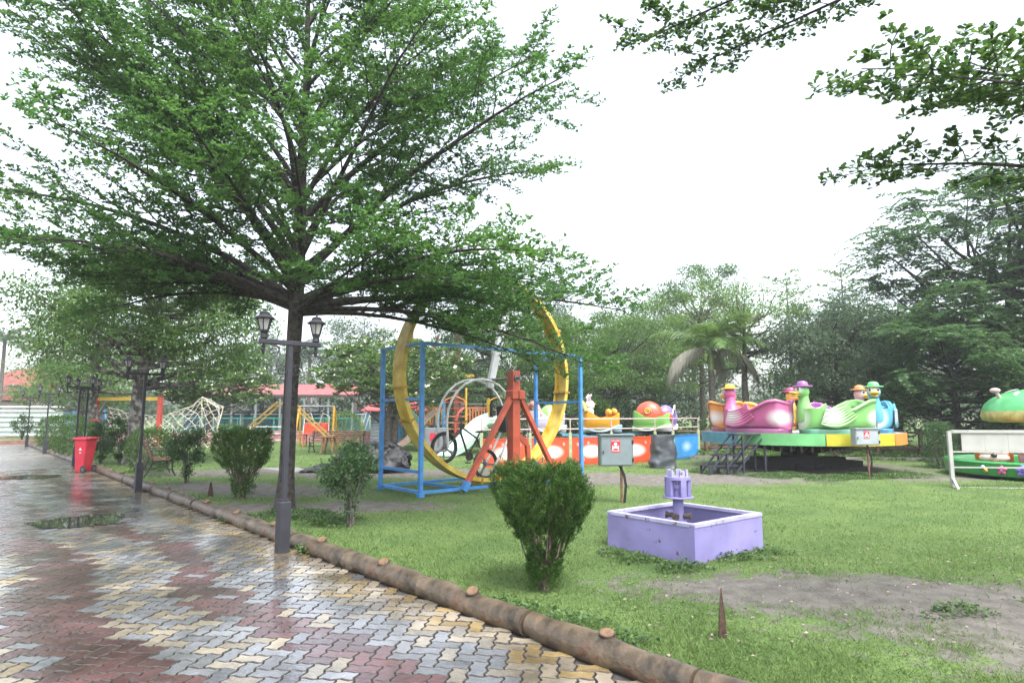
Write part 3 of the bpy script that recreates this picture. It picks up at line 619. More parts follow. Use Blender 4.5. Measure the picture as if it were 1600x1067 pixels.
def palm(label, pos, h, nf, fl, tr=.13, dry=2, name='palm_tree', shaft=True, mat=None, group=None, nl=46):
    root = thing(name, label, 'palm', pos, 0, group); b = MB(); zs_ = h - (.9 if shaft else 0)
    b.tube([(0, 0, -.1), (0, 0, .3), (.03, 0, zs_ * .5), (0, 0, zs_)], [tr * 1.4, tr * 1.1, tr, tr * .85], 12); b.obj('trunk', BARK2, root, 60)
    if shaft: b = MB(); b.tube([(0, 0, zs_), (0, 0, zs_ + .35), (0, 0, h + .1)], [tr * .9, tr * .8, tr * .3], 12); b.obj('crownshaft', M('crownshaft', (.18, .26, .06), .4, .2), root, 60)
    for i in range(nf):
        az = 2 * math.pi * i / nf * 2.4 + random.uniform(-.2, .2); isd = i < dry; e0 = R(random.uniform(5, 35)) if isd else R(20 + 62 * i / nf); e1 = e0 - R(120 if isd else 85)
        pts = arc((0, 0, h - .05), az, e0, e1, fl * random.uniform(.85, 1.1), 12, .02); f = MB(); f.tube(pts, [.03 * (1 - .85 * k / 12) for k in range(13)], 5)
        V = []
        for j in range(nl):
            t = .1 + .9 * j / nl; p = along(pts, t); d = unit((along(pts, min(1, t + .04)) - along(pts, t - .04))[None])[0]; sd = np.cross(d, [0, 0, 1]); sd = sd / (np.linalg.norm(sd) + 1e-6)
            for s_ in (-1, 1):
                ll = fl * .33 * math.sin(math.pi * (.12 + .83 * t)) * random.uniform(.8, 1.1); u = sd * s_ * .75 + d * .55 + np.array([0, 0, random.uniform(-.35, .05) - (.6 if isd else 0)]); u = u / np.linalg.norm(u)
                m_ = p + u * ll * .5; e_ = m_ + (u + np.array([0, 0, -.75])) / 1.3 * ll * .5; w_ = d * .03; f.add([p - w_, p + w_, m_ + w_, m_ - w_], [[0, 1, 2, 3]]); f.add([m_ - w_, m_ + w_, e_], [[0, 1, 2]])
        me = bpy.data.meshes.new('frond'); me.from_pydata(f.v, [], f.f); a_ = me.attributes.new('rnd', 'FLOAT', 'POINT'); a_.data.foreach_set('value', rng.random(len(f.v)).astype(np.float32)); me.materials.append(L_DRY if isd else (mat or L_PALM)); link('frond', me, root)
    return root

# bushes near the kerb
shrub_thuja('big vase-shaped green conifer bush on the grass left of the purple box', (.29, 5.93, 0), 1.12, .80, 3000, 24, leaf=.034)
shrub_thuja('vase-shaped conifer bush behind the kerb between the lamp post and the park bench', (-5.07, 12.0, 0), 1.3, .98, 1500, 18, leaf=.05)
shrub_leafy('small dark leafy shrub on thin stems in front of the black tarpaulin', (-2.31, 9.2, 0), 1.16, .82, 3200, .055)
shrub_leafy('upright leafy shrub just right of the park bench', (-7.5, 14.7, 0), 1.28, .85, 2600, .07, clear=.28)
hedge('rounded clipped bush right behind the park bench', (-10.2, 17.9, 0), (1.15, 1.1, 1.15), 5000, .06, power=2.6)
shrub_leafy('narrow leafy shrub left of the pale tree trunk', (-12.5, 20.2, 0), 1.5, .75, 2400, .08, clear=.15)
shrub_leafy('narrow leafy shrub close behind the red bin', (-13.2, 20.4, 0), 1.4, .7, 2000, .08, clear=.12)
hedge('clipped hedge behind the lamp posts left of the red bin', (-19.0, 27.0, 0), (1.9, 1.4, 1.5), 5000, .07, power=2.8)
hedge('low clipped hedge directly behind the red bin', (-16.0, 23.6, 0), (1.9, 1.0, 1.2), 4000, .07, power=3)
hedge('small round clipped bush by the farthest lamp post', (-21.6, 29.6, 0), (1.2, 1.1, 1.45), 3000, .07, power=2.4)
hedge('tall dark clipped hedge beside the white barrier board', (12.75, 18.9, 0), (.75, .8, 1.3), 5200, .05, L_DARK, power=4)
hedge('small clipped bush far behind the bicycle', (-.6, 24.5, 0), (1.0, 1.0, 1.2), 2500, .06, power=2.5)
hedge('round pale green bush beside the red-roofed hut', (-8.9, 33.5, 0), (2.0, 1.5, 1.7), 2800, .09, L_LIGHT, power=2.2)
hedge('low bush by the far pink wall', (-13.9, 31.0, 0), (1.4, 1.0, 1.1), 1800, .08, L_MID, power=2.4)
shrub_leafy('small leafy shrub on the far left planting island', (-27.5, 35.5, .2), 1.3, 1.0, 1500, .1, clear=.3)

# trees of the garden
clump_tree('garden_tree', 'dark leafy tree with pale peeling trunk beyond the second lamp post', (-12.06, 20.2, 0), 6.9, 3.8, 2.7, L_MID, 46, 700, .14, .42, BARKW, .25, .5, lean=(.3, .2), cl=.33, droop=.35)
clump_tree('garden_tree', 'leafy tree with red banded trunk behind the red bin', (-19.5, 29.5, 0), 6.2, 3.4, 2.5, L_MID, 30, 420, .16, .4, BARKW, .22, .55, band=True, droop=.3)
clump_tree('garden_tree', 'light green spreading tree in front of the far red roofs', (-25.0, 36.5, 0), 5.6, 3.6, 1.4, L_LIGHT, 28, 380, .17, .45, BARK2, .18)
clump_tree('frangipani_tree', 'frangipani with white blossom behind the blue frame', (-5.3, 27.8, 0), 4.9, 3.3, 1.5, L_PLUM, 46, 300, .22, .34, BARK2, .16, .6, style='rosette', flowers=130, lean=(.3, 0), cl=.26, group='white flowering frangipani trees', trunks=2)
clump_tree('frangipani_tree', 'frangipani with white blossom above the rope climbing net', (-16.8, 35.0, 0), 4.3, 2.9, 1.5, L_PLUM, 40, 300, .24, .34, BARK2, .16, .6, style='rosette', flowers=150, cl=.27, group='white flowering frangipani trees')
# line of trees behind the rides
clump_tree('feathery_tree', 'big dark feathery tree filling the right edge of the picture', (20.5, 25.5, 0), 12.0, 5.6, .8, L_DARK, 84, 1100, .19, .42, BARK, .3, .6, style='spray', droop=.45, cl=.26)
clump_tree('feathery_tree', 'lower feathery tree behind the white barrier board', (16.0, 22.8, 0), 6.2, 3.0, .5, L_DARK, 46, 900, .15, .42, BARK, .14, .6, style='spray', droop=.4, cl=.3)
clump_tree('round_tree', 'dense round dark tree behind the blue and green duck cars', (13.4, 25.8, 0), 6.4, 2.9, 1.6, L_GREY, 44, 620, .11, .5, BARK, .15, .6)
clump_tree('bare_limbed_tree', 'pale thin-leaved tree with bare grey limbs behind the pink duck car', (10.3, 27.5, 0), 7.9, 3.0, 3.0, L_LIGHT, 36, 150, .13, .42, BARK2, .17, .5, cl=.26)
clump_tree('green_tree', 'mid green layered tree behind the yellow ride car', (4.8, 33.0, 0), 7.6, 3.7, 1.3, L_MID, 48, 520, .14, .45, BARK, .18, .38)
clump_tree('green_tree', 'light green tree between the palm and the yellow ring', (8.4, 37.0, 0), 8.6, 3.6, 1.6, L_LIGHT, 40, 460, .15, .45, BARK, .18, .42)
clump_tree('green_tree', 'bushy green tree behind the right posts of the blue frame', (1.9, 29.0, 0), 6.4, 2.7, 1.0, L_MID, 36, 500, .13, .45, BARK, .16, .5)
clump_tree('green_tree', 'dark tree between the frangipani and the red post', (-1.2, 34.0, 0), 7.4, 3.6, 1.6, L_DARK, 36, 520, .15, .45, BARK, .2, .5)
clump_tree('green_tree', 'tall pale tree rising above the light green tree', (11.8, 39.0, 0), 11.2, 3.8, 3.2, L_MID, 40, 420, .17, .45, BARK2, .2, .45)
clump_tree('green_tree', 'dim green tree behind the round dark tree', (18.2, 33.5, 0), 7.4, 3.6, 1.0, L_MID, 36, 480, .16, .45, BARK, .2, .5)
clump_tree('far_tree', 'tall greyish tree rising far behind the yellow ring', (2.4, 52.0, 0), 13.5, 4.0, 2.0, L_GREY, 40, 420, .22, .45, BARK, .25, .6)
clump_tree('far_tree', 'greyish tree far left of the palm above the green trees', (9.8, 54.0, 0), 12.0, 4.2, 2.0, L_GREY, 36, 400, .22, .45, BARK, .25, .6)
clump_tree('far_tree', 'far greyish tree behind the blue frame left posts', (-5.5, 56.0, 0), 10.5, 4.6, 1.0, L_GREY, 36, 400, .24, .45, BARK, .25, .6)
clump_tree('far_tree', 'misty tree far behind the nearest lamp lanterns', (-15.5, 62.0, 0), 11.0, 4.8, 1.0, L_GREY, 34, 380, .26, .45, BARK, .25, .7)
clump_tree('far_tree', 'misty tree far above the rope net', (-25.5, 64.0, 0), 10.0, 4.6, 1.0, L_GREY, 34, 360, .26, .45, BARK, .25, .7)
clump_tree('far_tree', 'misty low tree far behind the striped fence', (-42.0, 66.0, 0), 5.5, 4.6, 1.0, L_GREY, 22, 260, .26, .45, BARK, .25, .7)
clump_tree('far_tree', 'misty tree at the far end of the tree line on the right', (27.0, 44.0, 0), 9.0, 4.6, 1.0, L_GREY, 34, 400, .2, .45, BARK, .25, .6)
clump_tree('far_tree', 'misty tree far behind the orange duck car', (14.5, 50.0, 0), 9.0, 4.4, .6, L_GREY, 34, 380, .22, .45, BARK, .25, .6)
clump_tree('far_tree', 'dim low tree in the gap behind the red ride car', (6.0, 45.0, 0), 5.5, 4.4, .3, L_DARK, 30, 380, .2, .45, BARK, .2, .6)
clump_tree('far_tree', 'dim low tree in the gap behind the play house', (-2.5, 44.0, 0), 5.0, 4.2, .3, L_DARK, 30, 380, .2, .45, BARK, .2, .6)
clump_tree('far_tree', 'dim low tree seen under the round dark tree', (21.0, 38.0, 0), 5.0, 4.6, .3, L_DARK, 30, 380, .2, .45, BARK, .2, .6)
def tier_tree(label, pos, h, L0, leaf=.15):
    root = thing('tiered_sapling', label, 'tree', pos, 0, 'slender tiered saplings'); T = LayerTree(); z = h * .38
    while z < h - .3:
        f = (z / h - .38) / .62
        for k in range(4): T.bough((0, 0, z), k * 1.571 + z * 2.1, R(38), R(14), L0 * (1 - .62 * f) * random.uniform(.8, 1.15), .03, sec_step=.35, sec_len=.24, twig_step=.26, twig_len=.4, leaf_step=.13, per=5, first=.2, n=5)
        z += h * .085
    T.finish(root, BARK2, L_LIGHT, leaf, leaf * .45, ([(0, 0, -.1), (0, 0, .3), (.05, 0, h * .5), (0, 0, h)], [.13, .1, .07, .012]))
tier_tree('slender tiered sapling rising left of the round dark tree', (15.6, 35.0, 0), 10.0, 2.3)
tier_tree('slender tiered sapling with flat top above the round dark tree', (17.4, 32.5, 0), 9.9, 2.0)
palm('feather palm with dry hanging fronds left of the duck carousel', (8.6, 27.0, 0), 4.4, 13, 2.9, .15, 4, mat=L_LIGHT, nl=64)
palm('misty coconut palm left of the pavilion roof', (-23.0, 52.0, 0), 6.2, 13, 3.2, .16, 0, shaft=False, mat=L_GREY, group='far palms')
palm('misty palm above the pavilion roof', (-17.5, 54.0, 0), 6.6, 13, 3.2, .16, 0, shaft=False, mat=L_GREY, group='far palms')
palm('misty palm right of the nearest lamp lanterns', (-13.0, 52.0, 0), 6.2, 13, 3.0, .16, 0, shaft=False, mat=L_GREY, group='far palms')
palm('small far palm below the red roofs', (-38.5, 50.0, 0), 3.2, 11, 2.2, .14, 0, shaft=False, mat=L_GREY, group='far palms')
palm('tall far palm at the left edge of the picture', (-46.5, 57.0, 0), 8.2, 12, 3.0, .16, 0, shaft=False, mat=L_GREY, group='far palms')
def undergrowth():
    P = []
    for k in range(150):
        x = -6 + 36 * k / 149; y = 36 - (5 if x > 10 else 0) + random.uniform(-2, 2) - (x > 18) * 4; hh = random.uniform(1.2, 2.6); n = 170; d = rdir(n, -.5, 1); P.append(np.array([x, y, hh * .45]) + d * (rng.random(n) ** .4)[:, None] * np.array([1.0, .8, hh * .6]))
    P = np.concatenate(P); n = len(P); o = stuff(leaves('undergrowth', P, rdir(n), .2 * (.6 + .8 * rng.random(n)), .11, L_DARK)); o['label'] = 'dark undergrowth beneath the tree line'
undergrowth()
def wood_mass():
    """distant planting that closes the view, read as one mass"""
    P = []
    for k in range(190):
        t = k / 189; x = -75 + 125 * t + random.uniform(-1.5, 1.5); y = 74 - 20 * t + random.uniform(-3, 3); hh = random.uniform(2.4, 4.2) if t < .35 else random.uniform(3.5, 6.5); n = 110
        d = rdir(n, -.6, 1); P.append(np.array([x, y, hh * .5]) + d * (rng.random(n) ** .4)[:, None] * np.array([2.4, 1.6, hh * .55]))
    P = np.concatenate(P); n = len(P); o = stuff(leaves('far_wood', P, rdir(n), .42 * (.6 + .8 * rng.random(n)), .24, L_GREY)); o['label'] = 'distant misty wood closing the view'
wood_mass()
# ------------------------------------------------------------------ lamp posts, bin, benches
IRON = M('dark_grey_paint', (.036, .037, .046), .55, .15, 6, spec=.3)
GLASSY = M('lantern_glass', (.42, .42, .40), .25, .2, 10)
def spiral(c, u, v, r0, r1, turns, a0, n=26):
    c, u, v = Vector(c), Vector(u), Vector(v)
    return [c + (u * math.cos(a0 + turns * 6.283 * i / n) + v * math.sin(a0 + turns * 6.283 * i / n)) * (r0 + (r1 - r0) * i / n) for i in range(n + 1)]
def lamp_post(label, pos, rz, detail=True):
    o = thing('lamp_post', label, 'lamp post', pos, rz, 'double lantern lamp posts along the path'); o.scale = (.95, .95, .955)
    b = MB(); b.box((0, 0, .31), (.135, .135, .62), bev=.008); b.box((0, 0, .635), (.1, .1, .03)); b.obj('base', IRON, o)
    b = MB(); b.box((0, 0, 1.6), (.055, .055, 1.92), bev=.006); b.obj('pole', IRON, o)
    b = MB(); b.box((0, 0, 2.585), (.78, .075, .06), bev=.006); b.obj('arm', IRON, o)
    for s in (-1, 1):
        x = s * .34; b = MB(); b.lathe([(.03, 2.615), (.045, 2.63), (.04, 2.69), (.06, 2.7), (.03, 2.72)], 10, (x, 0, 0)); b.lathe([(.004, 2.42), (.02, 2.45), (.03, 2.49), (.012, 2.5), (.026, 2.53), (.012, 2.555)], 8, (x, 0, 0)); b.obj('lantern_holder', IRON, o, 40)
        l = MB(); l.lathe([(.05, 2.72), (.085, 2.86)], 6, (x, 0, 0)); lan = l.obj('lantern', GLASSY, o)
        f = MB()
        for k in range(6):
            a = k * math.pi / 3; f.bar((x + .053 * math.cos(a), .053 * math.sin(a), 2.72), (x + .089 * math.cos(a), .089 * math.sin(a), 2.862), .012)
        f.lathe([(.06, 2.715), (.06, 2.728)], 6, (x, 0, 0)); f.lathe([(.118, 2.862), (.122, 2.875), (.085, 2.90), (.062, 2.92), (.066, 2.935), (.04, 2.955), (.012, 2.96), (.014, 2.985), (.002, 3.0)], 12, (x, 0, 0)); f.obj('lantern_frame', IRON, lan, 30)
        if detail:
            c = MB(); u, v = (s, 0, 0), (0, 0, 1)
            c.tube(spiral((s * .21, 0, 2.47), u, v, .075, .02, 1.5, 1.57), .006, 5); c.tube([(s * .21, 0, 2.545), (s * .14, 0, 2.53), (s * .125, 0, 2.44), (s * .16, 0, 2.32), (s * .17, 0, 2.25)], .006, 5)
            c.tube(spiral((s * .1, 0, 2.235), u, v, .075, .02, 1.6, .1), .006, 5); c.obj('scrollwork', IRON, o)
    return o
RZ = math.atan2(LP.y, LP.x)
lamp_post('grey double lantern lamp post nearest the camera, in front of the big tree', (-2.69, 7.55, -.01), RZ)
lamp_post('grey double lantern lamp post second from the camera, beside the park bench', (-7.82, 13.35, -.01), RZ)
lamp_post('dark lamp post partly hidden behind the red bin', (-13.6, 19.75, -.01), RZ)
lamp_post('dark lamp post next along the path left of the red bin', (-19.15, 25.98, -.01), RZ)
lamp_post('farthest dark lamp post at the end of the path', (-24.21, 31.59, -.01), RZ)
lamp_post('dark lamp post rising from the low hedge behind the red bin', (-14.6, 21.6, 0), RZ + .15)
lamp_post('small far lamp post under the green trees above the red ride car', (6.05, 30.5, 0), 0.2, False)
lamp_post('small far lamp post between the yellow ring and the red ride car', (4.6, 30.0, 0), 1.3, False)

def bin_():
    o = thing('wheelie_bin', 'red plastic wheelie bin standing on the path beside the kerb', 'bin', (-11.95, 17.75, 0), R(-8)); o.scale = (.78, .82, 1)
    RED = M('red_plastic', (.52, .028, .055), .4, .12, 4)
    b = MB(); rows = []
    for z, x0, x1, y in ((.03, -.17, .13, .19), (.1, -.185, .15, .2), (.86, -.225, .25, .245), (.9, -.24, .27, .26)):
        rows.append([(x0, -y + .03, z), (x0 + .03, -y, z), (x1 - .03, -y, z), (x1, -y + .03, z), (x1, y - .03, z), (x1 - .03, y, z), (x0 + .03, y, z), (x0, y - .03, z)])
    b.grid(rows, True); b.add(rows[0], [list(range(8))]); b.add(rows[-1], [list(range(8))]); b.obj('body', RED, o)
    b = MB(); b.box((.0, 0, .925), (.56, .55, .045), bev=.018); b.box((-.01, 0, .955), (.42, .42, .03), bev=.012); b.obj('lid', RED, o)
    b = MB(); b.tube([(.28, -.2, .93), (.35, -.2, .95), (.35, .2, .95), (.28, .2, .93)], .018, 8); b.obj('handle', RED, o)
    for y in (-.24, .24):
        b = MB(); b.tube([(.2, y - .025, .1), (.2, y + .025, .1)], .1, 20); w = b.obj('wheel', M('rubber', (.02, .02, .022), .7), o)
        b = MB(); b.tube([(.2, y - .03, .1), (.2, y + .03, .1)], .05, 16); b.obj('hub', M('hub_grey', (.08, .09, .1), .5), w)
    b = MB(); WH = M('white_print', (.8, .78, .78), .6)
    b.ball((.03, -.238, .66), (.035, .006, .018), 12, 6); b.box((.03, -.235, .625), (.11, .008, .018)); b.box((.03, -.228, .56), (.09, .008, .008)); b.box((.03, -.226, .54), (.07, .008, .008)); b.obj('printed_emblem', WH, o)
bin_()

WOOD = M('bench_slat_wood', (.16, .085, .05), .55, .35, 7, bump=.2)
BLACK = M('black_iron', (.022, .023, .025), .5, .1)
def bench(label, pos, rz, L=1.5):
    """faces local +y"""
    o = thing('park_bench', label, 'bench', pos, rz, 'slatted park benches')
    for k in range(5): b = MB(); z = .5 + k * .09; b.box((0, -.2 - .028 * k, z), (L, .022, .065), m=Matrix.Rotation(R(16), 3, 'X'), bev=.004); b.obj('back_slat', WOOD, o)
    for k in range(5): b = MB(); b.box((0, -.13 + k * .095, .43 + (.01 if k == 4 else 0)), (L, .075, .024), bev=.004); b.obj('seat_slat', WOOD, o)
    for s in (-1, 1):
        x = s * (L / 2 - .09); b = MB()
        b.tube([(x, -.36, 0), (x, -.25, .2), (x, -.17, .4), (x, -.2, .55), (x, -.32, .9)], .022, 6); b.tube([(x, .36, 0), (x, .27, .18), (x, .28, .4)], .022, 6); b.tube([(x, -.17, .41), (x, .28, .41)], .02, 6)
        b.tube([(x, -.24, .68), (x, 0, .69), (x, .26, .66), (x, .31, .56), (x, .27, .42)], .018, 6); b.tube([(x, -.25, .2), (x, 0, .27), (x, .27, .18)], .014, 6); b.tube(spiral((x, .12, .31), (0, 1, 0), (0, 0, 1), .07, .02, 1.3, 0), .01, 5); b.obj('cast_end_frame', BLACK, o, 50)
    return o
bench('slatted park bench seen from behind near the second lamp post', (-9.3, 16.7, .02), math.atan2(LP.y, LP.x) - R(90) + R(-8))
bench('long slatted bench far behind the trunk of the big tree', (-7.3, 26.4, .02), R(178), 2.3)

# ------------------------------------------------------------------ bicycle loop ride
DV = Vector((.77, .638, 0)); WV = Vector((-.638, .77, 0)); A0 = Vector((-1.75, 12.2, 0))
BLUE = M('blue_paint', (.055, .26, .62), .4, .18, 5, rust=.12)
YEL = M('yellow_ring_paint', (.72, .46, .03), .45, .25, 3, rust=.1, col2=(.86, .64, .14))
REDP = M('red_oxide_paint', (.50, .085, .04), .45, .2, 4, rust=.05)
WHITEP = M('white_grey_paint', (.66, .68, .70), .45, .12, 4)
def ride():
    rz = math.atan2(DV.y, DV.x)
    # local frame: x along the cage, y across (away from camera), origin at the near left corner
    fr = thing('blue_cage_frame', 'blue square-tube cage frame standing around the yellow ring', 'frame', A0, rz)
    Lc, Wc, Hc = 4.4, 1.6, 3.02
    for x in (0, Lc):
        for y in (0, Wc): b = MB(); b.box((x, y, Hc / 2), (.075, .075, Hc)); b.obj('post', BLUE, fr)
    def rail(a, c, w=.06): b = MB(); b.bar(a, c, w, .055); b.obj('rail', BLUE, fr)
    rail((.04, 0, Hc - .03), (Lc - .04, 0, Hc - .03)); rail((0, .04, Hc - .033), (0, Wc - .04, Hc - .033)); rail((Lc, .04, Hc - .033), (Lc, Wc - .04, Hc - .033))
    rail((.04, 0, .12), (Lc - .04, 0, .12)); rail((.04, Wc, .12), (Lc - .04, Wc, .12)); rail((0, .04, .123), (0, Wc - .04, .123)); rail((Lc, .04, .123), (Lc, Wc - .04, .123))
    rail((0, .04, 1.9), (0, Wc - .04, 1.9), .04); rail((Lc, .04, 1.9), (Lc, Wc - .04, 1.9), .04); rail((0, .04, .5), (0, Wc - .04, .5), .04)
    rail((2.2, .04, .117), (2.2, Wc - .04, .117), .05); rail((1.0, .04, .117), (1.0, Wc - .04, .117), .05)
    for x, y in ((0, 0), (0, Wc), (1.05, Wc), (2.2, 0)): b = MB(); b.box((x, y, .06), (.12, .12, .08)); b.obj('foot', BLUE, fr)
    # ring: channel section bent to a circle
    cz, cx, cy, RI = 2.58, 2.3, .8, 2.44
    RI = 2.32; cz = 2.47; cx = 2.25; ring = thing('loop_track_ring', 'big yellow steel ring track standing upright in the blue cage', 'ride track', A0, rz)
    sec = [(0, -.2), (0, .2), (-.09, .2), (-.09, .17), (-.02, .165), (-.02, -.165), (-.09, -.17), (-.09, -.2)]   # (outward, across)
    n = 96; rows = []
    for i in range(n):
        a = 2 * math.pi * i / n; rows.append([(cx + math.cos(a) * (RI + .03 + q), cy + p, cz + math.sin(a) * (RI + .03 + q)) for q, p in sec])
    b = MB(); rows.append(rows[0]); b.grid(rows, True); b.obj('track', YEL, ring, 30)
    for a in (95, 188, 205, 262, 300, 352, 30): 
        a = R(a); b = MB(); m = Matrix.Rotation(-a, 3, 'Y'); b.box((cx + math.cos(a) * (RI + .0), cy, cz + math.sin(a) * (RI + .0)), (.16, .43, .05), m=m); b.obj('joint_plate', M('yellow_ring_plate', (.42, .26, .03), .5, .2, rust=.3), ring)
    # red support post with braces
    sp = thing('support_post', 'red steel post with two sloping braces carrying the ride axle', 'post', A0 + DV * 2.27 - WV * .06, rz)
    b = MB(); b.box((0, 0, 1.3), (.2, .2, 2.48), bev=.006); b.obj('column', REDP, sp)
    for s in (-1, 1):
        b = MB(); b.bar((s * .1, -.06, 2.0), (s * 1.22, -.02, .26), .11, .09); br = b.obj('brace', REDP, sp)
        b = MB(); b.bar((s * 1.22, -.02, .26), (s * 1.33, -.02, .09), .13, .1); b.obj('brace_foot', BLUE, br)
        b = MB(); b.box((s * .09, -.06, 2.02), (.16, .24, .2), bev=.02); b.obj('collar', REDP, sp)
    b = MB(); b.bar((.12, -.05, 1.15), (.3, -.1, .95), .06, .1); b.bar((.3, -.1, .95), (.36, -.1, .2), .07, .1); b.obj('strut', REDP, sp)
    b = MB(); b.tube([(0, -.24, 2.38), (0, .95, 2.38)], .035, 10); b.tube([(0, -.13, 2.38), (0, -.1, 2.38)], .08, 12); b.obj('axle', M('steel', (.22, .2, .2), .4, .3, metal=.6), sp)
    # swinging arm: counterweight beam and hoop
    ar = thing('bicycle_carrier', 'white steel beam and twin hoops that carry the bicycle round the ring', 'ride arm', A0, rz)
    b = MB(); b.bar((cx + .02, cy, 2.2), (cx + .62, cy, 4.5), .16, .09, up=(0, 1, 0)); b.obj('beam', WHITEP, ar)
    b = MB(); b.box((cx + .64, cy, 4.42), (.5, .3, .35), m=Matrix.Rotation(R(14), 3, 'Y')); b.obj('counterweight', M('grey_weight', (.3, .32, .34), .5, .2), ar)
    for y in (.62, .98):
        p = [(1.04, y, .9), (1.0, y, 1.45)] + [(1.93 - .93 * math.cos(t * math.pi / 12), y, 1.45 + .93 * math.sin(t * math.pi / 12)) for t in range(1, 12)] + [(2.86, y, 1.42), (2.5, y, .75), (2.26, y, .45)]
        b = MB(); b.tube(p, .026, 8); b.obj('hoop', WHITEP, ar, 60)
    for t in (3, 5, 7): a = t * math.pi / 12; b = MB(); b.tube([(1.93 - .93 * math.cos(a), .62, 1.45 + .93 * math.sin(a)), (1.93 - .93 * math.cos(a), .98, 1.45 + .93 * math.sin(a))], .018, 6); b.obj('crossbar', WHITEP, ar)
    b = MB(); b.box((2.66, cy, 1.5), (.09, .3, .62), m=Matrix.Rotation(R(-6), 3, 'Y'), bev=.02); b.obj('back_pad', M('black_vinyl', (.02, .02, .022), .5), ar)
    # bicycle
    bk = thing('bicycle', 'black bicycle with three-spoke wheels tilted inside the yellow ring', 'bicycle', A0, rz)
    BK = M('bike_black', (.025, .024, .028), .35); TY = M('tyre', (.03, .03, .032), .75)
    F, Rr = Vector((1.06, .8, .9)), Vector((2.17, .8, .5)); t = (Rr - F).normalized(); up = Vector((t.z, 0, -t.x)) * -1
    if up.z < 0: up = -up
    for nm, c in (('front', F), ('rear', Rr)):
        b = MB(); b.tube([c + Vector((math.cos(a), 0, math.sin(a))) * .315 for a in np.linspace(0, 2 * math.pi, 37)[:-1]], .026, 8, closed=True); w = b.obj('wheel', TY, bk, 60)
        b = MB(); b.tube([c + Vector((math.cos(a), 0, math.sin(a))) * .275 for a in np.linspace(0, 2 * math.pi, 37)[:-1]], .02, 6, closed=True); b.obj('rim', BK, w, 60)
        b = MB()
        for k in range(3): a = R(90 + 120 * k + (0 if nm == 'front' else 25)); b.add(*_spoke(c, a))
        b.tube([c + Vector((0, -.05, 0)), c + Vector((0, .05, 0))], .035, 10); b.obj('spokes', M('spoke_grey', (.16, .17, .19), .4), w)
    def P(f, h): return F + (Rr - F) * f + up * h
    b = MB(); hd, hd2, seat, bb = P(.2, .56), P(.23, .46), P(.66, .56), P(.56, .02)
    for a, c, r in ((hd, P(.63, .46), .02), (hd2, bb, .024), (seat, bb, .019), (P(.64, .46), Rr, .012), (bb, Rr, .013), (hd + up * .06, P(.26, .40), .024)): b.tube([a, c], r, 8)
    b.obj('frame', BK, bk, 60)
    b = MB()
    for y in (-.05, .05): b.tube([P(.2, .42) + Vector((0, y, 0)), P(.06, .12) + Vector((0, y, 0)), F + Vector((0, y, 0))], [.02, .016, .012], 8)
    b.obj('fork', BK, bk)
    b = MB(); b.tube([hd + up * .08 + Vector((-.03, -.3, .04)), hd + up * .1 + Vector((0, -.1, 0)), hd + up * .1 + Vector((0, .1, 0)), hd + up * .08 + Vector((-.03, .3, .04))], .014, 8); b.tube([hd, hd + up * .1], .016, 8); b.obj('handlebar', BK, bk)
    b = MB(); b.ball(seat + up * .06, (.14, .06, .03), 12, 6); b.tube([seat - up * .05, seat + up * .05], .014, 6); b.obj('saddle', BK, bk, 60)
    b = MB(); b.tube([bb + Vector((0, -.04, 0)), bb + Vector((0, -.055, 0))], .095, 20); b.tube([bb + Vector((0, -.07, 0)), bb + Vector((-.1, -.08, -.13))], .012, 6); b.box(bb + Vector((-.1, -.13, -.13)), (.09, .09, .02)); b.tube([bb + Vector((0, .05, 0)), bb + Vector((.1, .06, .13))], .012, 6); b.box(bb + Vector((.1, .11, .13)), (.09, .09, .02)); b.obj('crankset', BK, bk)
def _spoke(c, a):
    u = Vector((math.cos(a), 0, math.sin(a))); q = Vector((-math.sin(a), 0, math.cos(a))); vs = []
    for r, w in ((.02, .03), (.14, .018), (.27, .04)):
        for s, y in ((-1, -.014), (1, -.014), (1, .014), (-1, .014)): vs.append(c + u * r + q * (s * w) + Vector((0, y, 0)))
    fs = [[k * 4 + i, k * 4 + (i + 1) % 4, k * 4 + 4 + (i + 1) % 4, k * 4 + 4 + i] for k in range(2) for i in range(4)] + [[3, 2, 1, 0], [8, 9, 10, 11]]
    return vs, fs
ride()

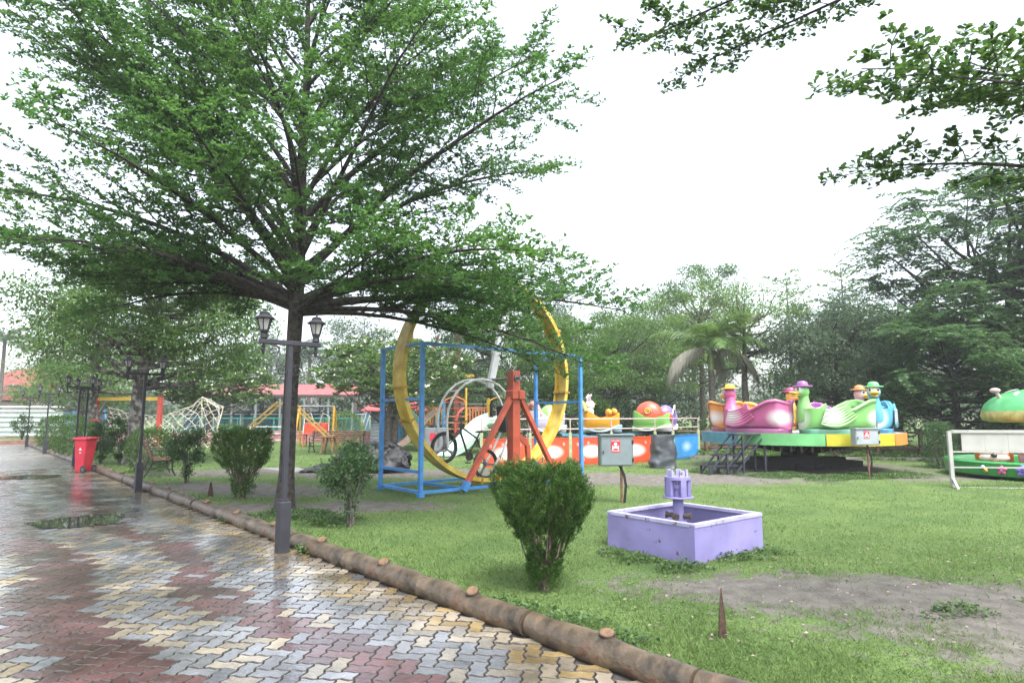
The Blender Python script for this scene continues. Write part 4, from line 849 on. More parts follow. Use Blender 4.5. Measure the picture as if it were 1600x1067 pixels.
# ------------------------------------------------------------------ purple turntable box
def purple():
    PU = M('purple_paint', (.29, .26, .54), .45, .16, 2.2, rust=.16); RIM = M('purple_pale_rim', (.47, .45, .68), .45, .14, 3, rust=.28)
    a, c0, c = Vector((1.22, 7.83, 0)), Vector((1.93, 6.81, 0)), Vector((2.98, 7.65, 0)); rz = math.atan2((c - c0).y, (c - c0).x); W, D, H = 1.34, 1.24, .42
    o = thing('ride_base_box', 'low open purple steel box with rusty rim standing on the lawn', 'ride base', c0, rz)
    for ctr, d in (((W / 2, .015, H / 2), (W, .03, H)), ((W / 2, D - .015, H / 2), (W, .03, H)), ((.015, D / 2, H / 2), (.03, D - .06, H)), ((W - .015, D / 2, H / 2), (.03, D - .06, H))): b = MB(); b.box(ctr, d); b.obj('side_panel', PU, o)
    for p, q in (((0, .03, H + .003), (W, .03, H + .003)), ((0, D - .03, H + .003), (W, D - .03, H + .003)), ((.03, .065, H + .003), (.03, D - .065, H + .003)), ((W - .03, .065, H + .003), (W - .03, D - .065, H + .003))): b = MB(); b.bar(p, q, .075, .035); b.obj('rim', RIM, o)
    for k in range(4): b = MB(); b.box((.045, .25 + .17 * k, .24), (.03, .03, .3)); b.obj('rib', PU, o)
    b = MB(); b.box((W / 2, D / 2, .02), (W - .06, D - .06, .03)); b.obj('floor_plate', M('rusty_floor', (.11, .08, .06), .8, .4, 5), o)
    t = thing('turntable_hub', 'purple flanged steel hub column rising from the open purple box', 'machine', c0 + Vector((math.cos(rz) * .86 - math.sin(rz) * .84, math.sin(rz) * .86 + math.cos(rz) * .84, .035)), rz); t.scale = (.88, .88, .86)
    RU = M('rust_grease', (.09, .065, .05), .6, .4, 12)
    b = MB(); b.lathe([(.16, 0), (.16, .1), (.14, .1), (.14, .17), (.17, .17), (.17, .2), (.1, .2)], 24); b.obj('bearing', RU, t, 30)
    b = MB(); b.lathe([(.19, .2), (.19, .225), (.13, .25), (.11, .3), (.075, .3), (.075, .62)], 24); b.obj('column', PU, t, 30)
    for k in range(4): b = MB(); a_ = k * 1.571 + .4; u = Vector((math.cos(a_), math.sin(a_), 0)); b.tube([u * .06 + Vector((0, 0, .37)), u * .16 + Vector((0, 0, .37))], .035, 10); b.tube([u * .16 + Vector((0, 0, .37)), u * .18 + Vector((0, 0, .37))], .05, 12); b.obj('port', RU, t, 30)
    b = MB(); b.lathe([(.215, .62), (.22, .63), (.215, .645), (.1, .645), (.1, .76), (.12, .76), (.12, .88), (.18, .88), (.18, .92), (.1, .93)], 28); b.obj('flange', PU, t, 30)
    for k in range(5): b = MB(); a_ = k * 1.2566 + .5; b.box((.155 * math.cos(a_), .155 * math.sin(a_), .765), (.05, .085, .23), a_); b.obj('rib', PU, t)
    for k in range(5): b = MB(); a_ = k * 1.2566 + .5; b.box((.13 * math.cos(a_), .13 * math.sin(a_), .97), (.03, .07, .1), a_); b.box((.095 * math.cos(a_), .095 * math.sin(a_), .96), (.02, .05, .07), a_); b.obj('lug', RIM, t)
purple()

# ------------------------------------------------------------------ electrical boxes with danger signs
def text(body, size, mat, parent, m, name='lettering'):
    cu = bpy.data.curves.new(name, 'FONT'); cu.body = body; cu.size = size; cu.align_x = 'CENTER'; cu.align_y = 'CENTER'; cu.extrude = .0008; cu.materials.append(mat)
    o = bpy.data.objects.new(name, cu); me = bpy.data.meshes.new_from_object(o); bpy.data.objects.remove(o); o = link(name, me, parent); o.matrix_local = m; return o
def elec(label, pos, rz, w, d, h, z0, pole_dx, sign_h, col):
    o = thing('electrical_box', label, 'electrical box', pos, rz, 'grey electrical boxes with danger signs')
    G = M('grey_enamel', (.20, .25, .265), .45, .1, 5); G2 = M('pale_grey_enamel', (.36, .41, .44), .45, .1, 5); gm = col and G2 or G
    b = MB(); b.box((0, 0, z0 + h / 2), (w, d, h), bev=.006); b.box((0, -.02, z0 + h + .012), (w + .04, d + .06, .02)); b.obj('cabinet', gm, o)
    b = MB(); b.box((-.01, -d / 2 - .01, z0 + h / 2), (w - .05, .016, h - .04), bev=.004); door = b.obj('door', gm, o)
    for z in (.2, .78): b = MB(); b.box((w / 2 - .015, -d / 2 - .016, z0 + h * z), (.025, .03, .07)); b.obj('hinge', BLACK, door)
    b = MB(); b.box((-w / 2 + .045, -d / 2 - .024, z0 + h * .45), (.02, .014, .05)); b.obj('handle', BLACK, door)
    s = sign_h; sw = s * .72; cx, cz = -.03 * w / .6, z0 + h * .66; y = -d / 2 - .0205
    b = MB(); b.box((cx, y, cz), (sw, .004, s)); sg = b.obj('danger_sign', M('sign_red', (.50, .02, .05), .5, .05), o)
    Wm = M('sign_white', (.82, .82, .82), .6, .02); RX = Matrix.Rotation(R(90), 4, 'X')
    for zz in (s * .385, -s * .385): text('DANGER', s * .165, Wm, sg, Matrix.Translation((cx, y - .003, cz + zz)) @ RX)
    b = MB(); yy = y - .004; k = s / .2
    b.ball((cx, yy, cz + .024 * k), (.027 * k, .003, .027 * k), 16, 8); b.box((cx, yy, cz - .004 * k), (.026 * k, .004, .024 * k))
    for sgn in (-1, 1):
        b.bar((cx - sgn * .046 * k, yy - .0005 * sgn, cz - .01 * k), (cx + sgn * .046 * k, yy - .0005 * sgn, cz - .046 * k), .004, .011 * k)
        for e, f in ((-.046, -.01), (.046, -.046)): b.ball((cx + sgn * e * k, yy, cz + f * k + .006 * k), (.009 * k, .003, .009 * k), 8, 6); b.ball((cx + sgn * e * k, yy, cz + f * k - .006 * k), (.009 * k, .003, .009 * k), 8, 6)
    b.obj('skull_and_crossbones', Wm, sg)
    b = MB(); MRd = M('sign_red', (0, 0, 0))
    for sgn in (-1, 1): b.ball((cx + sgn * .011 * k, yy - .003, cz + .022 * k), (.007 * k, .002, .007 * k), 8, 6)
    b.obj('eye_sockets', MRd, sg)
    b = MB(); b.tube([(pole_dx, 0, -.05), (pole_dx, 0, z0)], .024, 8); b.obj('pole', M('rusty_pipe', (.20, .10, .06), .7, .4, 10), o)
    b = MB(); b.tube([(pole_dx - .05, -.03, z0), (pole_dx + .02, -.04, z0 - .12), (pole_dx + .06, -.03, z0 - .35), (pole_dx + .03, -.02, .05)], .013, 6); b.tube([(pole_dx - .02, -.03, z0), (pole_dx + .05, -.03, z0 - .15), (pole_dx + .085, -.03, z0 - .35), (pole_dx + .05, -.02, .03)], .011, 6); b.obj('cable', BLACK, o, 60)
elec('grey electrical box with red danger sign standing near the conifer bush', (1.86, 11.4, 0), R(6), .60, .2, .54, .69, .1, .23, 0)
elec('pale grey electrical box with red danger sign in front of the duck carousel', (8.87, 15.9, 0), R(4), .62, .2, .40, .84, .05, .2, 1)
# other meter box behind the bicycle
def metal_box(label, pos, rz, size, legs):
    o = thing('meter_box', label, 'electrical box', pos, rz); b = MB(); b.box((0, 0, legs + size[2] / 2), size, bev=.01); b.obj('cabinet', M('meter_grey', (.16, .17, .19), .5), o)
    b = MB(); b.box((0, -size[1] / 2 - .006, legs + size[2] / 2), (size[0] * .86, .012, size[2] * .9)); d = b.obj('door', M('meter_grey2', (.19, .2, .22), .5), o)
    b = MB(); b.box((-.1, -size[1] / 2 - .016, legs + size[2] * .62), (.2, .006, .26)); b.obj('warning_plate', M('sign_red', (0, 0, 0)), d)
    for s in (-1, 1): b = MB(); b.box((s * size[0] * .38, 0, legs / 2), (.06, .06, legs)); b.obj('leg', M('meter_grey', (0, 0, 0)), o)
metal_box('dark grey meter cabinet on legs behind the bicycle front wheel', (-2.6, 21.5, 0), R(10), (.75, .35, .8), .35)

# rusty spikes in the lawn
def spike(label, pos, h, w):
    b = MB(); b.add([(-w, -.012, -.05), (w, .006, -.05), (w * .85, .012, h * .35), (w * .1, .01, h), (-w * .3, -.005, h * .97), (-w * .8, -.015, h * .4), (-w, .012, -.05), (w * .9, .03, -.05), (w * .8, .03, h * .33), (-w * .7, .012, h * .4)], [[0, 1, 2, 5], [5, 2, 3, 4], [6, 9, 8, 7], [9, 4, 3, 8], [0, 5, 9, 6], [1, 7, 8, 2], [2, 8, 3], [5, 4, 9]])
    o = b.obj('metal_spike', M('rust_dark', (.035, .022, .018), .85, .5, 25, col2=(.10, .05, .03)), None); o.location = pos; tag(o, label, 'spike', 'rusty stakes in the lawn')
spike('rusty pointed metal stake in the foreground grass', (1.5, 4.66, 0), .37, .033)
spike('short dark stake by the kerb between the park bench and a conifer bush', (-5.85, 12.4, 0), .3, .05)
# ------------------------------------------------------------------ duck carousel
def tub(prof, th=.05, n=26, k=18, zb=0., power=2.6):
    """open boat shell; prof: (x, half width, rim height) along the length, U sections with a flat bottom, real thickness"""
    b = MB(); xs = np.array([p[0] for p in prof]); t = np.linspace(0, 1, n); X = np.interp(t, np.linspace(0, 1, len(xs)), xs)
    Wd = np.interp(-X, -xs, [p[1] for p in prof]); Hh = np.interp(-X, -xs, [p[2] for p in prof]); outer = []; inner = []
    for x, w, h in zip(X, Wd, Hh):
        ro = []; ri = []
        for j in range(k + 1):
            a = math.pi * j / k; c, s = math.cos(a), math.sin(a); cy = -math.copysign(abs(c) ** (2 / power), c); cz = abs(s) ** (2 / power)
            ro.append((x, cy * w, zb + h * (1 - cz))); wi, hi = max(.002, w - th), h
            ri.append((x * .96, cy * wi, zb + h - (h - .1) * cz if h > .12 else zb + h))
        outer.append(ro); inner.append(ri)
    b.grid(outer); b.grid(inner); b.grid([[o[0] for o in outer], [i[0] for i in inner]]); b.grid([[o[-1] for o in outer], [i[-1] for i in inner]])
    for e in (0, -1): b.grid([outer[e], inner[e]])
    return b
def duck(label, pos, rz, main, dark, hat, headc, skirt):
    o = thing('duck_car', label, 'ride car', pos, rz, 'duck-shaped cars on the carousel'); nm = label.split()[0]
    WHT = (.78, .76, .74)
    BODY = M('duck_body_' + nm, main, .4, .06, 3, patches=[((.92, 0, .42), (.32, .34, .36), .55, WHT), ((-.86, .3, .42), (.34, .5, .26), .7, WHT), ((-.86, -.3, .42), (.34, .5, .26), .7, WHT)], coat=.08)
    DK = M('duck_dark_' + nm, dark, .45, .05, coat=.08); HEAD = M('duck_head_' + nm, headc, .4, .05, patches=[((1.0, 0, 1.12), (.14, .2, .12), .5, WHT)] if headc == main else (), coat=.08)
    WING = M('duck_wing_' + nm, main, .3, .05, 4, patches=[((.45, .45, .45), (.42, .5, .28), .8, WHT), ((.45, -.45, .45), (.42, .5, .28), .8, WHT)], coat=.08)
    prof = [(1.0, .04, .56), (.97, .2, .56), (.85, .36, .58), (.55, .46, .55), (.2, .5, .50), (-.15, .5, .54), (-.45, .49, .66), (-.7, .46, .77), (-.88, .40, .79), (-.97, .22, .73), (-1.0, .02, .67)]
    b = tub(prof, .06, 34, 26, .1, 4.5); b.obj('body', BODY, o, 60)
    b = MB(); rows = []
    for zz, s in ((0, 1.0), (.1, 1.03), (.13, 1.0)): rows.append([(math.copysign(abs(math.cos(a)) ** .75, math.cos(a)) * .95 * s, math.copysign(abs(math.sin(a)) ** .75, math.sin(a)) * .475 * s, zz) for a in np.linspace(0, 2 * math.pi, 41)[:-1]])
    b.grid(rows, True); b.obj('skirt', M('duck_skirt_' + nm, skirt, .35, .06, coat=.2), o, 50)
    b = MB(); b.box((-.42, 0, .42), (.3, .76, .12), bev=.04); b.box((-.58, 0, .6), (.1, .74, .32), bev=.04); b.obj('seat', DK, o)
    b = MB(); b.tube([(.76, 0, .42), (.84, 0, .6), (.87, 0, .78), (.86, 0, .95), (.88, 0, 1.08)], [.3, .235, .16, .125, .135], 18); b.obj('neck', HEAD, o, 60)
    b = MB(); b.ball((.885, 0, 1.07), (.165, .15, .16), 20, 14); hd = b.obj('head', HEAD, o, 60); hd.matrix_local = Matrix.Translation((.9, 0, 1.12)) @ Matrix.Scale(1.15, 4) @ Matrix.Translation((-.885, 0, -1.07))
    b = MB(); YB = M('duck_bill', (.78, .46, .03), .35, .1, coat=.2)
    b.ball((1.06, 0, 1.035), (.15, .105, .035), 16, 8, m=Matrix.Rotation(R(-8), 3, 'Y')); b.ball((1.04, 0, .99), (.12, .09, .03), 16, 8, m=Matrix.Rotation(R(10), 3, 'Y')); b.ball((1.0, 0, 1.05), (.09, .085, .055), 12, 8); b.obj('bill', YB, hd, 60)
    for s in (-1, 1):
        b = MB(); b.ball((.985, s * .072, 1.125), (.05, .045, .058), 12, 8); e = b.obj('eye', M('eye_white', (.85, .85, .85), .2), hd, 60)
        b = MB(); b.ball((1.02, s * .085, 1.125), (.024, .025, .034), 10, 8); b.obj('pupil', M('eye_black', (.01, .01, .012), .15), hd, 60)
    b = MB(); b.lathe([(.03, 1.185), (.21, 1.19), (.225, 1.2), (.21, 1.215), (.13, 1.215), (.13, 1.25), (.105, 1.30), (.05, 1.325), (.005, 1.33)], 22, (.865, 0, 0)); b.obj('hat', M('hat_' + nm, hat, .3, .05, coat=.2), hd, 40)
    for s in (-1, 1):
        y0 = lambda x: .40 + .1 * math.sin(min(1, max(0, (1.0 - x) / .9)) * 1.57)
        w = MB()
        for k in range(7):       # overlapping feathers sweeping back to the scroll
            z0 = .27 + .058 * k; x0, x1 = .70 - .02 * k, -.26 + .055 * k - .004 * k * k
            pts = []; rr = []
            for q in range(13):
                f = q / 12; x = x0 + (x1 - x0) * f; z = z0 - .1 * math.sin(f * math.pi) * (1 - k / 9) + .18 * f * f; pts.append((x, s * (y0(x) + .045), z)); rr.append(.014 + .042 * math.sin(min(1, f * 1.25 + .08) * math.pi * .85))
            w.tube(pts, rr, 8)
        wg = w.obj('wing', WING, o, 60)
        c = MB(); c.tube([(.02, s * .54, .66), (-.02, s * .55, .72)] + [tuple(p) for p in spiral((-.0, s * .55, .64), (0, 0, 1), (1, 0, 0), .085, .03, 1.2, 0, 16)], .028, 8); c.tube([(-.04, s * .53, .62), (-.2, s * .54, .63), (-.42, s * .52, .74), (-.66, s * .485, .85), (-.86, s * .41, .88), (-.97, s * .2, .83), (-1.0, 0, .79)], [.03, .045, .05, .05, .05, .045, .04], 8); c.obj('scroll_rim', WING, o, 60)
    return o
def carousel():
    C = Vector((8.6, 19.0, 0)); Rp = 2.75
    o = thing('carousel_platform', 'round carousel platform with green, yellow, orange and blue rim panels', 'carousel', C)
    b = MB(); b.lathe([(.2, 1.02), (Rp - .03, 1.02), (Rp - .03, 1.09), (.2, 1.09)], 72); b.obj('deck', M('deck_grey', (.33, .34, .38), .6, .2), o, 30)
    cols = [('rim_orange', (.62, .26, .05)), ('rim_yellow', (.50, .46, .03)), ('rim_green', (.17, .52, .20)), ('rim_blue', (.08, .30, .40))]
    segs = [(-22, -58, 0), (-58, -101, 1), (-101, -148, 2), (-148, -192, 3), (-192, -236, 0), (-236, -282, 1), (-282, -330, 2), (-330, -382, 3)]
    for a0, a1, k in segs:
        b = MB(); n = 8; rows = []
        for i in range(n + 1):
            a = R(a0 + (a1 - a0) * i / n + (-.25 if i == 0 else .25 if i == n else 0)); rows.append([(math.cos(a) * r, math.sin(a) * r, z) for r, z in ((Rp, .79), (Rp + .03, .79), (Rp + .03, 1.10), (Rp, 1.10))])
        b.grid(rows, True); b.add(rows[0], [[0, 1, 2, 3]]); b.add(rows[-1], [[3, 2, 1, 0]]); nm, c = cols[k]; b.obj('rim_panel', M(nm, c, .5, .12, 3, rust=.03), o, 30)
    DKM = M('greasy_black', (.018, .017, .016), .7, .4)
    for k in range(16):
        a = k * math.pi / 8 + .1; b = MB(); b.bar((math.cos(a) * .4, math.sin(a) * .4, .5), (math.cos(a) * 2.6, math.sin(a) * 2.6, .93), .07, .09); b.obj('spoke_beam', M('rusty_beam', (.07, .04, .03), .7, .4, 8), o)
    b = MB(); b.lathe([(.9, -.05), (.9, .18), (.55, .2), (.5, .5), (.45, 1.0)], 24); b.box((-.3, -.5, .22), (2.6, .5, .34)); b.box((.2, .3, .12), (3.4, .6, .2)); b.obj('drive_base', DKM, o)
    for k in range(9): a = R(-150 + 13 * k); b = MB(); b.box((math.cos(a) * 1.2, math.sin(a) * 1.2, .64), (.05, .05, .2)); b.obj('hanger', M('hanger_pale', (.4, .33, .28), .6), o)
    D = [('pink duck car with yellow hat at the front left of the carousel', (.62, .14, .33), (.45, .06, .2), (.75, .5, .04), (.62, .14, .33), (.36, .12, .26)),
         ('green duck car with purple hat at the front of the carousel', (.22, .52, .15), (.1, .3, .08), (.33, .10, .36), (.22, .52, .15), (.13, .38, .24)),
         ('blue duck car with green hat facing the camera', (.10, .40, .56), (.05, .22, .4), (.16, .55, .18), (.10, .40, .56), (.06, .25, .42)),
         ('purple duck car with orange hat at the back right', (.40, .13, .42), (.25, .07, .3), (.72, .28, .08), (.74, .46, .40), (.25, .1, .32)),
         ('yellow duck car with magenta hat at the back left', (.75, .45, .08), (.5, .3, .05), (.45, .06, .2), (.78, .42, .10), (.5, .3, .06)),
         ('orange duck car with blue hat facing away at the left', (.78, .30, .06), (.5, .18, .05), (.10, .34, .55), (.78, .32, .16), (.40, .14, .20))]
    for k, d in enumerate(D):
        th = R(-146 + 60 * k); rr = 1.98; duck(d[0], C + Vector((math.cos(th) * rr, math.sin(th) * rr, 1.09)), math.atan2(-math.cos(th), math.sin(th)), *d[1:])
carousel()
def steps():
    o = thing('steel_steps', 'black open steel steps in front of the carousel', 'steps', (5.05, 16.6, 0), R(14)); BL = M('black_steel', (.03, .035, .05), .5, .2)
    for k in range(4):
        x, z = .1 + .27 * k, .26 + .27 * k; b = MB()
        for y in (0, .34): b.bar((x, y - .0, z), (x + .85, y, z), .035)
        b.bar((x, 0, z), (x, .34, z), .035); b.bar((x + .85, 0, z), (x + .85, .34, z), .035); b.box((x + .425, .17, z - .022), (.8, .3, .006)); b.obj('tread', BL, o)
    for x in (.0, .42, .8):
        for y in (0.0, .34): b = MB(); b.bar((x + .02, y - .02 if y == 0 else y + .02, .0), (x + 1.0, y - .02 if y == 0 else y + .02, 1.06), .04); b.obj('stringer', BL, o)
    for x in (.1, .62, 1.1, 1.76):
        for y in (-.045, .385): b = MB(); h = 1.07 if x > .7 else .26 if x < .2 else .55; b.box((x, y, h / 2), (.045, .045, h)); b.obj('leg', BL, o)
steps()
# rustic rail fence behind the rides
def rustic(label, p0, p1, n):
    p0, p1 = Vector(p0), Vector(p1); o = thing('rustic_fence', label, 'fence', p0, 0, 'brown rustic rail fences'); FB = M('rustic_brown', (.12, .075, .045), .8, .4, 8, bump=.4); d = p1 - p0
    for k in range(n + 1): b = MB(); q = d * (k / n); b.tube([q + Vector((0, 0, -.05)), q + Vector((.01, 0, 1.08))], .075, 9); b.obj('post', FB, o, 50)
    for k in range(n):
        a, c = d * (k / n), d * ((k + 1) / n)
        for z in (.34, .92): b = MB(); b.tube([a + Vector((0, 0, z)), (a + c) / 2 + Vector((0, 0, z + random.uniform(-.03, .03))), c + Vector((0, 0, z))], .04, 7); b.obj('rail', FB, o, 50)
        for u, v in ((.34, .92), (.92, .34)): b = MB(); b.tube([a + Vector((0, -.03 if u < v else .03, u)), c + Vector((0, -.03 if u < v else .03, v))], .028, 6); b.obj('cross_rail', FB, o, 50)
rustic('brown rustic rail fence behind the carousel running to the right', (12.2, 23.9, 0), (21.0, 22.6, 0), 6)
rustic('brown rustic rail fence behind the steel steps and carousel', (6.2, 24.9, 0), (11.6, 24.0, 0), 4)
b = MB(); b.box((15.0, 21.9, .06), (12, .18, .12), R(-7)); b.box((8.0, 22.9, .06), (7, .16, .12), R(-8)); struct(b.obj('stone_edging', M('edging', (.22, .20, .19), .8, .3)))
w = weeds('flower_bed', [(12.6 + i * 1.0, 22.6 - i * .12, .8) for i in range(8)] + [(6.8 + i, 23.6 - i * .1, .7) for i in range(5)], 420, .09, L_LIGHT, .28); w['label'] = 'low leafy ground cover along the rustic fence'

# ------------------------------------------------------------------ ride behind the orange panels
def panel_ride():
    OR = M('orange_panel', (.60, .085, .03), .4, .1, 3); PALE = M('pale_green_post', (.38, .46, .26), .55, .15, rust=.05); RAIL = M('pale_rail', (.55, .42, .40), .5, .15)
    o = thing('ride_fence', 'low fence of sprayed orange and blue panels with pale handrails', 'fence', (0, 0, 0))
    pts = [Vector((-.9, 18.6, 0)), Vector((.55, 19.2, 0)), Vector((1.82, 19.75, 0)), Vector((3.2, 20.35, 0)), Vector((4.75, 21.0, 0)), Vector((5.6, 22.0, 0)), Vector((6.95, 23.6, 0))]
    for i in range(len(pts) - 1):
        a, c = pts[i], pts[i + 1]; d = (c - a).normalized(); nrm = Vector((d.y, -d.x, 0)); ln = (c - a).length; mid = (a + c) / 2; m = Matrix((d, nrm * -1, Vector((0, 0, 1)))).transposed(); rz = math.atan2(d.y, d.x)
        if i < 4:
            mt = M('orange_panel_%d' % i, (.60, .085, .03), .38, .1, 3, patches=[((0, 0, -.02), (ln * (.30 if i != 1 else .36), .5, .24), .45, (.78, .70, .66))])
        else: mt = M('blue_panel', (.05, .30, .68), .38, .1, 3, patches=[((0, 0, 0), (ln * .36, .5, .22), .9, (.45, .68, .85))])
        b = MB(); b.box((0, 0, 0), (ln - .1, .03, .76), bev=.008); p = b.obj('panel', mt, o); p.location = mid + Vector((0, 0, .47)); p.rotation_euler = (0, 0, rz)
        b = MB(); b.bar(Vector((-ln / 2 + .05, 0, .40)), Vector((ln / 2 - .05, 0, .40)), .05, .04); FM_ = OR if i < 4 else M('blue_trim', (.04, .2, .5), .4); b.obj('top_trim', FM_, p); b = MB(); b.bar(Vector((-ln / 2 + .05, 0, -.41)), Vector((ln / 2 - .05, 0, -.41)), .05, .04); b.obj('bottom_trim', FM_, p)
        if i < 4:
            b = MB()
            for x, z in ((-.5, .2), (-.12, .24), (-.3, -.26), (.45, .22)): b.tube([Vector((x + math.cos(t) * .028, -.022, z + math.sin(t) * .036)) for t in np.linspace(0, 6.283, 15)[:-1]], .008, 5, closed=True)
            b.obj('painted_rings', M('ring_white', (.8, .75, .72), .5), p)
    for i, q in enumerate(pts): b = MB(); b.box((q.x, q.y, .52), (.09, .09, 1.04)); b.obj('post', PALE, o); b = MB(); b.tube([q + Vector((0, 0, 1.0)), q + Vector((0, 0, 1.46))], .02, 8); b.obj('rail_post', RAIL, o)
    for z in (1.46, 1.15):
        for i in range(len(pts) - 1): b = MB(); b.tube([pts[i] + Vector((0, 0, z)), pts[i + 1] + Vector((0, 0, z))], .02, 8); b.obj('handrail', RAIL, o)
    # machine under the cars
    C = Vector((3.4, 24.2, 0)); k = thing('ride_machine', 'dark turning frame under the toy cars behind the orange panels', 'ride machine', C); DKM = M('greasy_black', (0, 0, 0)); LB = M('light_blue_arm', (.16, .42, .62), .45, .15)
    b = MB(); b.lathe([(.8, 0), (.8, .3), (.45, .5), (.4, 1.0)], 20); b.obj('hub', DKM, k, 30)
    cars = [('green', (1.15, 20.95), 35), ('yellow', (3.05, 21.75), 12), ('red', (5.1, 23.0), -20), ('lilac', (6.0, 24.6), 60)]
    for _, (x, y), a in cars: b = MB(); b.bar(Vector((0, 0, .75)), Vector((x - C.x, y - C.y, .98)), .14, .1); b.obj('arm', LB, k); b = MB(); b.box((x - C.x, y - C.y, .93), (.9, .5, .07), R(a)); b.obj('car_mount', DKM, k)
    WT = (.78, .76, .74)
    def car(label, i, main, under, extra):
        _, (x, y), a = cars[i]; o = thing('toy_car', label, 'ride car', (x, y, 1.0), R(a), 'toy cars of the ride behind the panels'); nm = label.split()[0]
        prof = [(.68, .03, .62), (.62, .22, .6), (.45, .34, .52), (.15, .38, .44), (-.2, .38, .46), (-.45, .36, .62), (-.6, .3, .7), (-.68, .03, .66)]
        b = tub(prof, .05, 26, 18, .05); b.obj('body', M('toy_' + nm, main, .3, .06, 3, coat=.08), o, 60)
        b = MB(); rows = []
        for q in range(25):
            f = q / 24; xx = .72 - 1.42 * f; w = .42 * math.sin(math.pi * min(1, .06 + f * .9)) ** .5; rows.append([(xx, -w, .16 + .1 * math.cos(f * 5)), (xx, -w * 1.02, .1 + .08 * math.cos(f * 5)), (xx, -w * .7, -.0), (xx, w * .7, -.0), (xx, w * 1.02, .1 + .08 * math.cos(f * 5)), (xx, w, .16 + .1 * math.cos(f * 5))])
        b.grid(rows, True); b.obj('lower_hull', M('toy_under_' + nm, under, .35, .06), o, 50)
        b = MB(); b.box((-.25, 0, .34), (.3, .56, .1), bev=.03); b.obj('seat', M('toy_seat', (.5, .3, .06), .4), o); extra(o)
    def rabbit(o):
        PW = M('toy_white', WT, .35, .05); b = MB(); b.ball((-.38, 0, .92), (.17, .15, .17), 16, 10); b.ball((-.4, 0, .68), (.16, .16, .2), 14, 8); h = b.obj('rabbit_figure', PW, o, 60)
        for s in (-1, 1): b = MB(); b.tube([(-.4, s * .06, 1.04), (-.43, s * .1, 1.2), (-.36, s * .15, 1.28)], [.05, .06, .03], 10); b.obj('ear', M('toy_lilac_white', (.7, .62, .70), .35), h, 60)
        b = MB(); b.ball((-.2, 0, .95), (.03, .05, .03), 8, 6); b.obj('nose', M('toy_orange', (.75, .25, .05), .4), h)
        YL = M('toy_yellow', (0, 0, 0)); b = MB()
        for x, z in ((.5, .68), (.3, .66)): b.ball((x, 0, z), (.1, .22, .14), 12, 8)
        b.obj('bonnet_bumps', YL, o, 60); b = MB(); b.tube([(-.62, -.3, .7), (-.66, -.2, .95), (-.68, 0, 1.05), (-.66, .2, .95), (-.62, .3, .7)], .07, 8); b.obj('back_arch', YL, o, 60)
    def shell(o):
        SH = M('toy_shell_red', (.60, .10, .05), .32, .15, 4, coat=.08); b = MB(); b.ball((-.1, 0, .6), (.5, .34, .48), 22, 14); s = b.obj('shell', SH, o, 60)
        for sd in (-1, 1): b = MB(); b.tube(spiral((-.1, sd * .345, .72), (1, 0, 0), (0, 0, 1), .13, .02, 1.7, 0, 24), .022, 6); b.obj('spiral', M('toy_spiral', (.78, .5, .1), .4), s, 60)
        b = MB(); b.ball((.55, 0, .5), (.2, .18, .2), 14, 10); b.obj('front_lobe', M('toy_shell_red', (0, 0, 0)), o, 60)
    def greenx(o):
        GR = M('toy_leaf_green', (.26, .62, .14), .32, .1, coat=.3, patches=[((.1, -.36, .55), (.3, .3, .25), .8, WT)]); b = MB(); b.ball((.12, 0, .5), (.36, .36, .42), 20, 12); b.obj('round_shell', GR, o, 60)
        b = MB(); b.tube([(-.45, -.28, .55), (-.55, -.2, .86), (-.58, 0, .95), (-.55, .2, .86), (-.45, .28, .55)], .09, 9); b.obj('pink_back', M('toy_pink', (.66, .22, .18), .35), o, 60); b = MB(); b.ball((.52, 0, .72), (.16, .2, .12), 12, 8); b.obj('lilac_nose', M('toy_lilac', (.30, .22, .6), .35), o, 60)
    def lil(o): b = MB(); b.ball((0, 0, .55), (.5, .32, .42), 18, 12); b.obj('dome', M('toy_lilac2', (.24, .2, .55), .35), o, 60); b = MB(); b.tube([(-.4, -.3, .4), (0, -.36, .95), (.4, -.3, .4)], .03, 7); b.obj('trim', M('toy_white', WT), o)
    car('green and lilac toy car behind the yellow ring', 0, (.62, .60, .72), (.72, .72, .70), greenx); car('yellow toy car carrying a white rabbit figure', 1, (.75, .36, .03), (.40, .60, .74), rabbit)
    car('red shell-shaped toy car with yellow spiral', 2, (.24, .55, .13), (.75, .74, .72), shell); car('lilac domed toy car partly behind the dark tarpaulin', 3, (.32, .28, .6), (.72, .72, .72), lil)
panel_ride()

